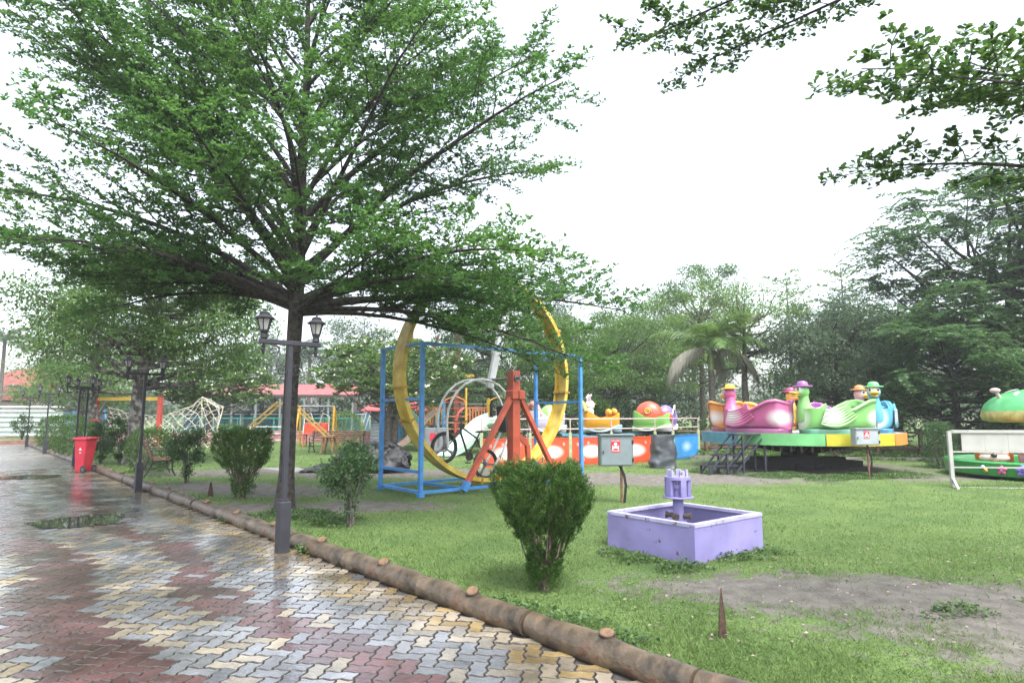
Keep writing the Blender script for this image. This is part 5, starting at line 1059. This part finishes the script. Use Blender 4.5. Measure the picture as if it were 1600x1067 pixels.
# tarpaulins
def crumple(rows, amp, sc, seed):
    out = []
    for r in rows:
        rr = []
        for p in r: v = Vector(p); n = mnoise.noise_vector(v * sc + Vector((seed, 0, 0))) * amp + mnoise.noise_vector(v * sc * 2.7 + Vector((0, seed, 0))) * amp * .45; n.z = abs(n.z) * .8; rr.append(v + n)
        out.append(rr)
    return out
TARP = M('black_tarpaulin', (.03, .032, .036), .32, .3, 3)
def heap():
    b = MB(); rows = []; n, m = 54, 40
    for i in range(n + 1):
        r = []
        for j in range(m + 1):
            u, v = -1.25 + 2.5 * i / n, -.85 + 1.7 * j / m; d = max(abs(u - .35) / .85, abs(v) / .7); h = .78 * max(0, min(1, 1.9 - 1.55 * d)) ** .8 + .12 * math.exp(-((u + .85) / .35) ** 2 - (v / .4) ** 2)
            r.append((u, v, h + .03))
        rows.append(r)
    b.grid(crumple(rows, .13, 4.2, 3.)); o = b.obj('tarpaulin_heap', M('grey_black_tarpaulin', (.016, .017, .019), .5, .3, 1.6, col2=(.04, .041, .046), lo=.5, hi=.62, spec=.35), None, 35)
    o.location = (-4.35, 18.1, .02); o.scale = (1.15, 1, .92); o.rotation_euler = (0, 0, R(4)); md = o.modifiers.new('thick', 'SOLIDIFY'); md.thickness = .012; tag(o, 'crumpled black tarpaulin heaped over something on the concrete pad', 'tarpaulin')
heap()
def wrap():
    b = MB(); rows = []
    for i in range(19):
        z = .98 * i / 18; k = 1.12 - .18 * i / 18; rows.append([(math.copysign(abs(math.cos(a)) ** .6, math.cos(a)) * .36 * k, math.copysign(abs(math.sin(a)) ** .6, math.sin(a)) * .28 * k, z) for a in np.linspace(0, 6.283, 37)[:-1]])
    rows = crumple(rows, .07, 3.5, 9.); b.grid(rows, True); b.add(rows[-1], [list(range(36))]); o = b.obj('wrapped_cabinet', M('slate_tarpaulin', (.075, .085, .10), .35, .3, 3), None, 40); o.location = (4.55, 19.1, 0); tag(o, 'upright cabinet wrapped in dark slate tarpaulin by the blue panel', 'tarpaulin')
wrap()

# ------------------------------------------------------------------ white barrier board and green tub ride
def barrier():
    o = thing('barrier_board', 'white rusty steel barrier frame with blank board at the right edge', 'barrier', (9.5, 13.75, 0), R(-6)); WR = M('white_rusty', (.42, .42, .395), .5, .08, 3, rust=.10)
    for x in (0, 2.6): b = MB(); b.box((x, 0, .62), (.075, .06, 1.25)); b.obj('post', WR, o); b = MB(); b.bar((x, -.03, .22), (x - .05, -.3, 0), .045); b.obj('foot_brace', WR, o)
    for z, w in ((1.235, .065), (.80, .03), (.47, .028), (.03, .04)): b = MB(); b.bar((.04, 0, z), (2.56, 0, z), w, w); b.obj('rail', WR, o)
    for k in range(5): b = MB(); b.box((.24 + .235 + k * .47, .0, 1.005), (.466, .018, .37)); b.obj('board_panel', WR, o)
barrier()
def tub_ride():
    C = Vector((13.65, 16.35, 0)); o = thing('tub_ride', 'green round tub ride decorated with flowers behind the white barrier', 'ride', C); GT = M('tub_green', (.03, .30, .06), .3, .08, coat=.4)
    Rt = 2.1; b = MB(); b.lathe([(Rt - .3, .08), (Rt - .1, .07), (Rt - .02, .12), (Rt + .02, .42), (Rt - .02, .46), (Rt - .12, .46), (Rt - .16, .4), (Rt - .2, .17), (.3, .15), (.3, .12), (Rt - .35, .11)], 64); b.obj('tub', GT, o, 40)
    b = MB(); b.lathe([(1.4, -.02), (1.4, .14), (.5, .14)], 24); b.obj('base', M('greasy_black', (0, 0, 0)), o)
    b = MB(); b.tube([Vector((math.cos(a) * 1.15, math.sin(a) * 1.15, .8)) for a in np.linspace(0, 6.283, 33)[:-1]], .03, 8, closed=True); b.obj('grab_rail', M('yellow_rail', (.62, .45, .05), .4), o)
    def deco(ang, fn, name, mat, z=.27): a = R(ang); m = Matrix.Translation(Vector((math.cos(a) * (Rt + .01), math.sin(a) * (Rt + .01), z))) @ Matrix.Rotation(a + R(90), 4, 'Z') @ Matrix.Rotation(R(90), 4, 'X') @ Matrix.Scale(.85, 4); b = MB(); fn(b); q = b.obj(name, mat, o, 60); q.matrix_local = m; return q
    def petals(n, r, w):
        def f(b):
            for k in range(n): t = 6.283 * k / n + .3; b.ball((math.cos(t) * r, math.sin(t) * r, .02), (w, w * .8, .03), 10, 6, m=Matrix.Rotation(t, 3, 'Z'))
        return f
    VI, PK, TN = M('flower_violet', (.22, .16, .55), .35, .15), M('flower_pink', (.60, .10, .28), .35, .15), M('mushroom_tan', (.46, .32, .22), .5, .2)
    for a0 in (-146, -108, -70):
        q = deco(a0 - 5, petals(5, .075, .065), 'pink_flower', PK); b = MB(); b.ball((0, 0, .05), (.03, .03, .02), 8, 6); b.obj('flower_centre', M('flower_centre', (.5, .3, .4), .4), q)
        q = deco(a0 + 6, petals(5, .095, .085), 'violet_flower', VI); b = MB(); b.ball((0, 0, .05), (.03, .03, .02), 8, 6); b.obj('flower_centre', M('flower_centre2', (.08, .05, .3), .4), q)
        deco(a0 + 18, lambda b: (b.ball((0, .06, .02), (.16, .075, .05), 14, 8), b.prism([(-.05, .05), (-.045, -.06), (-.09, -.15), (.09, -.15), (.045, -.06), (.05, .05)], .04)), 'mushroom_relief', TN)
        q = deco(a0 - 15, lambda b: b.ball((.02, -.03, .03), (.075, .06, .05), 12, 8, m=Matrix.Rotation(R(-50), 3, 'Z')), 'bee_body', M('bee_yellow', (.6, .42, .05), .4))
        b = MB(); b.ball((-.045, .06, .03), (.06, .05, .04), 10, 6); b.obj('bee_wing', M('bee_wing', (.6, .72, .85), .3), q); b = MB()
        for t in (-.03, .01, .045): b.box((.02 + t * .6, -.03 - t * .8, .055), (.014, .1, .05), R(38))
        b.obj('bee_stripe', BLACK, q)
    # seated animal figures
    def beast(label, pos, rz, body, face, nose, ears):
        q = thing('animal_seat', label, 'ride seat', pos, rz, 'animal-shaped seats in the tub'); nm = label.split()[0]; BM = M('beast_' + nm, body, .35, .15, 6, coat=.2)
        b = MB(); b.ball((0, 0, .42), (.34, .4, .46), 22, 14); b.obj('body', BM, q, 60); FM = M('beast_face_' + nm, face, .35, .05)
        b = MB(); b.ball((.2, 0, .52), (.18, .3, .22), 18, 12); b.ball((.26, 0, .38), (.14, .32, .13), 18, 10); f = b.obj('face', FM, q, 60)
        for s in (-1, 1):
            b = MB(); b.ball((.345, s * .15, .56), (.03, .038, .05), 10, 8); b.obj('eye', M('eye_black', (0, 0, 0)), f, 60); b = MB(); b.ball((-.02, s * .36, .66), (.08, .1, .12), 12, 8); b.obj('ear', BM, q, 60)
        b = MB(); b.ball((.4, 0, .45), (.05, .07, .055), 12, 8); b.obj('nose', M('beast_nose_' + nm, nose, .3), f, 60); b = MB(); b.tube([(.38, -.11, .33), (.405, 0, .31), (.38, .11, .33)], .012, 6); b.obj('mouth', M('mouth_red', (.4, .05, .05), .4), f)
        b = MB()
        for k in range(9): t = R(-80 + 20 * k); b.ball((.14, math.sin(t) * .32, .52 + math.cos(t) * .3), (.09, .1, .1), 10, 7)
        b.obj('mane', BM, q, 60)
    beast('orange animal-faced seat looking out of the green tub', (12.15, 16.0, .15), R(-127), (.72, .20, .03), (.72, .55, .48), (.04, .035, .04), 1)
    beast('pink animal-faced seat in the green tub at the right edge', (12.7, 15.3, .15), R(-120), (.68, .30, .38), (.74, .5, .52), (.6, .15, .25), 1)
    m = thing('mushroom_canopy', 'green spotted mushroom canopy rising over the tub ride', 'canopy', C + Vector((.15, 0, .2)))
    b = MB(); b.lathe([(.42, 0), (.38, .6), (.42, 1.1), (.6, 1.3)], 20); b.obj('stalk', M('stalk_tan', (.42, .27, .14), .5, .2), m, 50)
    b = MB(); n = 60; rows = []
    for r, z, fl in ((.5, 1.3, 0), (1.1, 1.2, .02), (1.28, 1.24, .04), (1.33, 1.36, .03), (1.3, 1.5, .01)): rows.append([(math.cos(6.283 * j / n) * r * (1 + fl * .35 * (j % 2)), math.sin(6.283 * j / n) * r * (1 + fl * .35 * (j % 2)), z) for j in range(n)])
    b.grid(rows, True); b.obj('frill', M('frill_cream', (.60, .52, .18), .4, .3, 6), m, 60)
    b = MB(); b.lathe([(1.31, 1.48), (1.24, 1.66), (1.08, 1.82), (.8, 1.96), (.4, 2.05), (.01, 2.08)], 48); cap = b.obj('cap', M('cap_green', (.10, .46, .16), .35, .2, 3, coat=.08), m, 60)
    random.seed(5)
    for k in range(26):
        a, e = random.uniform(0, 6.283), random.uniform(.15, 1.3); r = 1.3 * math.cos(e * .95); z = 1.46 + .62 * math.sin(e); nrm = Vector((math.cos(a) * math.cos(e), math.sin(a) * math.cos(e), math.sin(e) * 1.5)).normalized(); s = random.choice((.05, .06, .08, .15)); b = MB(); b.ball((r * math.cos(a), r * math.sin(a), z), (s, s, .02), 14, 6, m=nrm.to_track_quat('Z', 'Y').to_matrix()); b.obj('spot', M('spot_white', (.75, .66, .70), .4), cap, 60)
    for a, e in ((R(175), .55), (R(-120), 1.0), (R(-40), .7)):
        p = Vector((math.cos(a) * 1.2 * math.cos(e), math.sin(a) * 1.2 * math.cos(e), 1.5 + .6 * math.sin(e))); d = Vector((math.cos(a) * .5, math.sin(a) * .5, .9)).normalized(); b = MB(); b.tube([p - d * .05, p + d * .2], [.05, .04], 10); b.ball(p + d * .24, (.12, .12, .07), 14, 8); b.obj('small_mushroom', M('small_mushroom', (.66, .42, .44), .4), cap, 60)
tub_ride()
# ------------------------------------------------------------------ playground and buildings at the left and far middle
def at(x, y, Y):
    """place of a photo point at distance Y, used to survey the far objects"""
    f, P = 978., math.atan(114 / 978.); u, v = (x - 800) / f, -(y - 533.5) / f; d = (u, math.cos(P) - v * math.sin(P), math.sin(P) + v * math.cos(P)); t = Y / d[1]; return Vector((d[0] * t, Y, 1.6 + d[2] * t))
ROPE = M('rope_cream', (.50, .47, .38), .9, .15)
def net_frame():
    o = thing('net_frame', 'red and yellow goal-like frame beside the rope net', 'frame', (-18.0, 29.5, 0), R(-3)); RP, YP = M('frame_red', (.48, .07, .05), .5), M('frame_yellow', (.58, .36, .06), .5)
    for x in (-1.55, 1.55): b = MB(); b.box((x, 0, 1.2), (.18, .18, 2.4)); b.obj('post', RP, o)
    b = MB(); b.box((0, 0, 2.33), (2.9, .16, .16)); b.obj('beam', YP, o); b = MB(); b.bar((-1.0, 0, 2.3), (-1.9, .6, 1.5), .1); b.obj('brace', M('frame_grey', (.3, .32, .33), .5), o); b = MB(); b.bar((.5, 0, 2.3), (.1, .8, 1.7), .05); b.obj('brace', M('frame_grey', (.3, .32, .33), .5), o)
    n = thing('rope_net', 'cream rope climbing net hung up to a gabled peak', 'climbing net', (-15.4, 29.2, 0)); b = MB()
    def top(t): return np.interp(t, [0, .25, .5, .72, .82, 1], [1.95, 1.55, 1.55, 1.95, 2.45, 1.95])
    nu, nv = 26, 9; g_ = [[Vector((-3.6 + 5.4 * i / nu, -.5 + .9 * (j / nv) + .05 * math.sin(i), .1 + (top(i / nu) - .1) * j / nv + .03 * math.sin(i * 2.1 + j))) for j in range(nv + 1)] for i in range(nu + 1)]
    for i in range(nu):
        for j in range(nv):
            a, c = (g_[i][j], g_[i + 1][j + 1]) if (i + j) % 2 else (g_[i + 1][j], g_[i][j + 1]); b.tube([a, c], .014, 4, caps=False)
            if random.random() < .4: b.tube([g_[i][j], g_[i + 1][j]], .012, 4, caps=False)
    b.tube([g_[i][nv] for i in range(nu + 1)], .024, 5); b.tube(g_[nu], .02, 5); b.obj('netting', ROPE, n)
    pk = MB(); p = g_[int(.82 * nu)][nv]; pk.tube([p, p + Vector((.75, .2, -.5))], .05, 7); pk.tube([p + Vector((.75, .2, -.5)), p + Vector((.75, .2, -2.4))], .03, 7); pk.tube([p, p + Vector((0, .3, -2.4))], .03, 7); pk.obj('pole', M('net_pole', (.52, .5, .44), .6), n)
net_frame()
def pavilion():
    p0, p1 = at(248, 640, 46), at(560, 640, 46); L = p1.x - p0.x; cx = (p0.x + p1.x) / 2
    o = thing('pavilion', 'long open pavilion with pink corrugated roof behind the playground', 'pavilion', (cx, 46, 0)); RF = M('pink_roof', (.30, .10, .10), .6, .12, 2)
    b = MB(); n = 120; r0 = []; r1 = []
    for i in range(n + 1): x = -L / 2 + L * i / n; w = .03 * (i % 2); r0.append((x, -.6, 3.0 + w)); r1.append((x, 3.4, 3.95 + w))
    b.grid([r0, r1]); b.grid([[(x, y, z - .05) for x, y, z in r1], [(x, y, z - .05) for x, y, z in r0]]); b.obj('roof', RF, o)
    b = MB(); b.box((0, -.55, 2.9), (L, .1, .18)); b.box((0, 3.3, 3.8), (L, .1, .18)); b.obj('eaves_beam', M('dark_beam', (.05, .04, .035), .7), o)
    for k in range(9):
        for y in (-.5, 3.2): b = MB(); b.box((-L / 2 + .3 + (L - .6) * k / 8, y, 1.42 if y < 0 else 1.85), (.12, .12, 2.85 if y < 0 else 3.7)); b.obj('column', M('column_grey', (.2, .22, .23), .6), o)
    for k in range(5): b = MB(); x = -L / 2 + 1.6 + k * 3.0; b.box((x, 1.2, 1.62), (2.4, .9, .05)); b.box((x - 1, 1.2, .8), (.07, .6, 1.6)); b.box((x + 1, 1.2, .8), (.07, .6, 1.6)); b.obj('counter', M('counter_white', (.66, .66, .64), .5), o)
    b = MB(); b.box((0, 3.6, .9), (L, .1, 1.8)); b.obj('back_wall', M('blue_wall', (.06, .14, .30), .7, .3, 2), o)
pavilion()
def mesh_fence(label, x0, x1, y, h, col, nm, z0=0.):
    o = thing('mesh_fence', label, 'fence', ((x0 + x1) / 2, y, 0), 0, 'coloured wire mesh fences'); L = x1 - x0; m = M(nm, col, .6, .2); n = int(L / 2)
    for k in range(n + 1): b = MB(); b.box((-L / 2 + L * k / n, 0, h / 2), (.06, .06, h)); b.obj('post', m, o)
    for z in (z0 + .08, h * .5, h - .03): b = MB(); b.bar((-L / 2, 0, z), (L / 2, 0, z), .05, .09 if z > h - .1 else .05); b.obj('rail', m, o)
    b = MB(); k = int(L / .14)
    for i in range(k): x = -L / 2 + L * i / k; b.bar((x, .01, z0), (x + .07, .01, h), .012)
    for i in range(int(h / .14)): b.bar((-L / 2, -.01, z0 + .14 * i), (L / 2, -.01, z0 + .14 * i), .012)
    b.obj('wire_mesh', m, o)
mesh_fence('green wire fence in front of the pavilion', -22.0, -8.2, 40.0, 1.4, (.05, .25, .20), 'mesh_green')
mesh_fence('blue wire fence at the far left behind the lamp posts', -39.5, -30.0, 46.5, 1.9, (.08, .26, .5), 'mesh_blue')
def pink_wall(label, x0, x1, y, h):
    o = thing('low_wall', label, 'wall', (x0, y, 0), R(2), 'low pink playground walls'); PKS = [M('pink_block', (.40, .19, .19), .75, .2, 5), M('pink_block2', (.45, .25, .24), .75, .2, 5)]; L = x1 - x0; nb = int(L / .6)
    b = MB(); b.box((L / 2, .03, h / 2 - .02), (L, .2, h - .06)); b.obj('core', M('wall_mortar', (.3, .24, .22), .9), o)
    me = []
    for mt in PKS: b = MB(); b.box((0, 0, 0), (.58, .1, h / 3 - .02), bev=.012); me.append(b.data('block', mt))
    for r in range(3):
        for k in range(nb): q = link('block', me[(k * 7 + r * 3) % 2], o); q.location = (.3 + k * .6 + (.3 if r % 2 else 0), -.1, h / 6 + r * h / 3)
    b = MB(); b.box((L / 2, 0, h + .02), (L + .1, .36, .06)); b.obj('coping', M('coping_pink', (.46, .27, .25), .7), o)
pink_wall('low pink block wall behind the far bench and swing', -14.6, -7.0, 36.5, .62)
pink_wall('low pink block wall beneath the rope net', -22.0, -15.2, 33.5, .6)
def swing():
    o = thing('garden_swing', 'red two-seat swing in a yellow A-frame', 'swing', (-9.6, 31.0, 0)); YP = M('swing_yellow', (.70, .38, .04), .5)
    for s in (-1, 1):
        for t in (-1, 1): b = MB(); b.tube([(s * .95, t * .55, 0), (s * .85, 0, 2.0)], .05, 8); b.obj('leg', YP, o)
    b = MB(); b.tube([(-.85, 0, 2.0), (.85, 0, 2.0)], .045, 8); b.obj('top_bar', M('swing_grey', (.25, .25, .27), .5), o); RD = M('swing_red', (.58, .10, .05), .5)
    b = MB(); b.box((0, .12, .95), (1.25, .06, .5), bev=.02); b.obj('backrest', RD, o); b = MB(); b.box((0, -.15, .66), (1.25, .5, .05), bev=.015); b.obj('seat', RD, o); b = MB()
    for s in (-1, 1): b.tube([(s * .62, -.1, .66), (s * .6, .05, 1.5), (s * .3, 0, 1.68), (s * .1, .05, 1.1)], .02, 6)
    b.obj('hanger', WHITEP, o)
    for s in (-1, 1):
        for y in (-.3, .1): b = MB(); b.box((s * .5, y, .35), (.05, .05, .62)); b.obj('frame_leg', RD, o)
swing()
def aframe():
    o = thing('climbing_arch', 'yellow sloping climbing bars on brown trestles behind the big trunk', 'climber', (-9.0, 25.0, 0), R(3)); Y_, Bn = M('climber_yellow', (.42, .27, .07), .6, .2), M('trestle_brown', (.22, .12, .06), .7, .3)
    for s in (-1, 1):
        for y in (-.35, .35): b = MB(); b.bar((s * 1.75, y, .7), (s * .2, y, 2.1), .06); b.obj('bar', Y_, o)
        for k in range(4): f = (k + .5) / 4; b = MB(); b.tube([(s * (1.75 - 1.55 * f), -.35, .7 + 1.4 * f), (s * (1.75 - 1.55 * f), .35, .7 + 1.4 * f)], .025, 6); b.obj('rung', Y_, o)
        for dx, y in ((-.25, -.35), (.25, -.35), (-.25, .35), (.25, .35)): b = MB(); b.bar((s * 1.75 + dx, y, 0), (s * 1.75 + dx * .5, y, .72), .06); b.obj('trestle_leg', Bn, o)
        b = MB(); b.box((s * 1.75, 0, .74), (.5, .95, .06)); b.obj('trestle_top', Bn, o)
aframe()
def white_gate():
    o = thing('white_railing', 'small white railing panel left of the big trunk', 'railing', (-13.2, 34.0, 0)); 
    for x in (-.9, 0, .9): b = MB(); b.box((x, 0, .5), (.1, .08, 1.0)); b.obj('post', WHITEP, o)
    for z in (.25, .6, .95): b = MB(); b.bar((-.9, -.02, z), (.9, -.02, z), .05); b.obj('rail', WHITEP, o)
white_gate()
def hut():
    o = thing('play_hut', 'small grey block hut with red sloping roof', 'hut', (-6.9, 36.0, 0), R(-8)); GB = M('hut_block', (.20, .23, .26), .85, .2, 5); me = []
    b = MB(); b.box((0, .8, .95), (2.3, 1.8, 1.9)); b.obj('core_wall', M('hut_core', (.13, .15, .17), .9), o)
    b = MB(); b.box((0, 0, 0), (.56, .09, .17), bev=.012); me = b.data('block', GB)
    for r in range(10):
        for k in range(4):
            x = -.87 + k * .58 + (.0 if r % 2 else .0)
            if -.2 < x < .55 and r < 8: continue
            q = link('block', me, o); q.location = (x, -.13, .1 + r * .185)
    b = MB(); b.box((.2, -.12, .8), (.7, .05, 1.5)); b.obj('door', M('hut_door', (.10, .07, .05), .8), o)
    RR = M('hut_red_roof', (.55, .09, .09), .55, .2, 4); b = MB()
    e = [(-1.6, -.6, 1.85), (1.6, -.6, 1.85), (1.6, 2.2, 1.85), (-1.6, 2.2, 1.85)]; t = [(-.7, .6, 2.6), (.7, .6, 2.6), (.7, 1.0, 2.6), (-.7, 1.0, 2.6)]
    b.grid([e + [e[0]], t + [t[0]]]); b.add(t, [[0, 1, 2, 3]]); b.add([(x, y, z - .06) for x, y, z in e], [[3, 2, 1, 0]]); b.grid([[(x, y, z - .06) for x, y, z in e + [e[0]]], e + [e[0]]]); b.obj('roof', RR, o)
    b = MB(); b.box((-.1, .7, 2.85), (.3, .3, .5)); b.obj('chimney', M('swing_yellow', (0, 0, 0)), o)
    b = MB(); b.bar((-1.5, -.7, 0), (-1.0, -.5, 1.9), .04); b.bar((-1.7, -.75, 0), (-1.2, -.55, 1.9), .04); b.obj('leaning_poles', ROPE, o)
hut()
def slide(label, top, bot, w, col, nm, side=.22):
    t, e = Vector(top), Vector(bot); o = thing('slide', label, 'slide', (e.x, e.y, 0), 0, 'playground slides'); t = t - Vector((e.x, e.y, 0)); e = Vector((0, 0, e.z)); h = Vector((t.x, t.y, 0)); hn = h.normalized(); sd = Vector((-hn.y, hn.x, 0)); rows = []
    for i in range(25):
        f = i / 24; z = t.z + (e.z - t.z) * (f - .1 * math.sin(f * 6.283)) ; p = h * (1 - f) + Vector((0, 0, z)); rows.append([p + sd * (-w / 2) + Vector((0, 0, side)), p + sd * (-w / 2), p + sd * (w / 2), p + sd * (w / 2) + Vector((0, 0, side)), p + sd * (w / 2 + .04) + Vector((0, 0, side)), p + sd * (w / 2 + .04) - Vector((0, 0, .05)), p - sd * (w / 2 + .04) - Vector((0, 0, .05)), p - sd * (w / 2 + .04) + Vector((0, 0, side))])
    b = MB(); b.grid(rows, True); b.obj('chute', M(nm, col, .35, .08, 3), o, 40)
    b = MB(); b.bar(h * .95, t * .95 , .06); b.bar(h * .95 + sd * .3, h * .95 + sd * .3 + Vector((0, 0, t.z * .95)), .06); b.obj('support', M('play_blue', (.07, .28, .55), .45), o); return o
slide('pale green covered slide behind the frangipani stems', at(598, 628, 29), at(690, 694, 27), .7, (.30, .56, .46), 'slide_green', .3)
slide('pale mint wave slide behind the bicycle', at(775, 652, 28), at(690, 712, 23.5), .75, (.52, .70, .62), 'slide_mint', .2)
slide('narrow wooden ramp slide crossing behind the yellow ring', at(690, 640, 29), at(612, 700, 26.5), .35, (.45, .33, .26), 'slide_wood', .05)
def playset():
    o = thing('play_tower', 'colourful climbing tower with blue, yellow and orange bars', 'play structure', (-2.3, 31.5, 0), R(4)); Bl, Ye, Og = M('play_blue', (.07, .28, .55), .45), M('play_yellow', (.66, .44, .06), .45), M('play_orange', (.66, .22, .08), .45)
    for k, x in enumerate((-3.2, -2.2, -1.1, 0, 1.1, 2.2)):
        for y in (-.8, .9): b = MB(); h = (2.6, 3.0, 2.3, 2.9, 2.4, 2.6)[k]; b.tube([(x, y, 0), (x, y, h)], .055, 8); b.obj('post', (Bl, Ye, Bl, Ye, Ye, Ye)[k], o)
    for x0, x1, z in ((-3.2, -1.1, 1.1), (0, 2.2, 1.0)): b = MB(); b.box(((x0 + x1) / 2, .05, z), (x1 - x0, 1.6, .08)); b.obj('deck', Og, o)
    for x0, x1 in ((-3.15, -2.25), (-2.15, -1.15), (.05, 1.05)):
        for k in range(8): b = MB(); x = x0 + (x1 - x0) * k / 7; b.box((x, -.8, 1.55), (.07, .03, .75)); b.obj('slat', (Og, Ye)[k % 2] if x0 < -2 else Og, o)
        b = MB(); b.bar((x0, -.8, 1.93), (x1, -.8, 1.93), .05); b.bar((x0, -.8, 1.17), (x1, -.8, 1.17), .05); b.obj('guard_rail', Og, o)
    for x in (-1.1, 1.1): b = MB(); b.tube([(x, -.8, 2.0), (x + .1, -.8, 2.3), (x + .55, -.8, 2.5), (x + 1.0, -.8, 2.3), (x + 1.1, -.8, 2.0)], .04, 7); b.obj('arch', Ye if x > 0 else Og, o)
    for z in np.arange(.3, 1.6, .3): b = MB(); b.tube([(-1.1, -.8, z), (0, -.8, z)], .03, 6); b.obj('rung', Og, o)
    b = MB(); b.tube([(-.5, -1.2, 0), (-.5, -1.1, 1.2), (-.35, -1.05, 1.7), (-.1, -.9, 1.9)], .07, 8); b.obj('curved_pole', M('play_red', (.5, .09, .06), .45), o, 60)
    for z in (1.9, 2.2): b = MB(); b.bar((-1.1, -.8, z), (0, -.8, z), .05); b.obj('rail', M('play_red', (0, 0, 0)), o)
playset()
b = MB(); b.box((0, 0, 1.1), (5.0, .25, 2.2)); b.box((0, 0, 2.24), (5.2, .4, .08)); o = b.obj('garden_wall', M('cream_wall', (.50, .46, .40), .8, .15, 1.5), None); o.location = (-1.0, 39.0, 0); tag(o, 'pale cream wall behind the climbing tower', 'wall')
def mast():
    p = at(714, 590, 33); o = thing('steel_mast', 'rust brown steel mast with bent arm above the frangipani', 'mast', (p.x, 33, 0)); BR = M('rust_brown', (.22, .09, .07), .7, .3)
    b = MB(); b.box((0, 0, 2.9), (.28, .28, 5.8)); b.obj('column', BR, o); b = MB(); b.bar((0, 0, 5.8), (.75, 0, 7.3), .2); b.bar((.75, 0, 7.3), (.0, 0, 7.2), .16); b.obj('bent_arm', BR, o)
    b = MB(); b.bar((-1.0, 0, 5.8), (-1.9, .1, 3.2), .12); b.bar((-2.5, 0, 6.0), (-2.5, 0, 3.0), .25); b.bar((-.3, 0, 5), (-1.5, 0, 3.6), .1); b.obj('stay', BR, o); b = MB(); b.box((.1, 0, 3.6), (1.6, 1.0, .15)); b.obj('service_deck', M('play_yellow', (0, 0, 0)), o)
    b = MB(); b.lathe([(.1, 7.6), (.8, 7.7), (.95, 8.1), (.6, 8.5), (.05, 8.6)], 14, (.1, 0, 0)); b.obj('blue_cabin', M('cabin_blue', (.16, .45, .58), .45), o, 50)
mast()
# far left: striped sheet fence, planting island, temple-like red roofs
def striped():
    o = thing('striped_sheet_fence', 'pale striped sheet metal fence at the far left edge', 'fence', (-37.0, 43.5, 0), R(8)); a, c = M('sheet_white', (.62, .66, .64), .5), M('sheet_green', (.22, .30, .26), .5)
    for k in range(11): b = MB(); b.box((0, (k % 2) * .03, .22 + k * .165), (11, .04, .16)); b.obj('strip', (a, c)[k % 2], o)
    for k in range(6): b = MB(); b.box((-5.2 + k * 2.1, .1, 1.0), (.08, .08, 2.05)); b.obj('post', c, o)
    b = MB(); b.box((0, 0, 2.12), (11.2, .3, .1), bev=.03); b.obj('capping', M('sheet_cap', (.75, .75, .75), .5), o)
striped()
def island():
    b = MB(); c = Vector((-29.2, 36.2, 0)); n = 40; rows = [[c + Vector((math.cos(6.283 * j / n) * 3.6 * k, math.sin(6.283 * j / n) * 2.4 * k, z)) for j in range(n)] for k, z in ((1, -.05), (1, .2), (.93, .2), (.93, .1))]
    b.grid(rows, True); o = b.obj('island_kerb', M('kerb_red', (.24, .12, .09), .7, .25), None, 40); struct(o)
    b = MB(); b.add([p + Vector((0, 0, .02)) for p in rows[-1]], [list(range(n))]); struct(b.obj('island_turf', M('far_turf', (.11, .19, .04), .95, .3, 3)))
island()
def red_roof(label, px, py, Y, w, h):
    p = at(px, py, Y); o = thing('red_roofed_building', label, 'building', (p.x, Y, 0), R(12), 'far buildings with red pointed roofs'); RB = M('red_tile', (.22, .06, .045), .7, .2, 3); rows = []
    b = MB(); b.box((0, w * .4, p.z * .5 - .1), (w * .8, w * .7, p.z - .2)); wl = b.obj('wall', M('far_wall_cream', (.55, .50, .44), .8), o)
    for s in (-.25, .15): b = MB(); b.box((s * w, w * .05 - .03, p.z * .45), (w * .14, .06, p.z * .4)); b.obj('window', M('far_window', (.05, .06, .07), .2), o)
    for k in range(9):
        f = k / 8; z = p.z + h * f; q = w * .5 * (1 - f) ** .6 + .05; x0 = w * .32 * f ** 1.6; rows.append([(-q + x0, w * .4 - q, z), (q + x0, w * .4 - q, z), (q + x0, w * .4 + q, z), (-q + x0, w * .4 + q, z)])
    b = MB(); b.grid(rows, True); b.add(rows[0], [[0, 1, 2, 3]]); b.add(rows[-1], [[0, 1, 2, 3]]); b.obj('roof', RB, o)
red_roof('far building with pointed red roof at the left edge', -4, 612, 62, 6.5, 2.6)
red_roof('lower far building with red roof at the left edge', -22, 625, 58, 5.0, 1.2)
# ------------------------------------------------------------------ damp air
def haze():
    b = MB(); b.box((-2, 40, 7.5), (190, 110, 17.4)); m = bpy.data.materials.new('damp_air'); m.use_nodes = True; t = m.node_tree; t.nodes.clear()
    o = t.nodes.new('ShaderNodeOutputMaterial'); v = t.nodes.new('ShaderNodeVolumePrincipled'); v.inputs['Color'].default_value = (.93, .97, 1, 1); v.inputs['Density'].default_value = .0011; v.inputs['Anisotropy'].default_value = .2; t.links.new(v.outputs[0], o.inputs['Volume']); stuff(b.obj('haze', m))['label'] = 'thin damp monsoon haze'
haze()
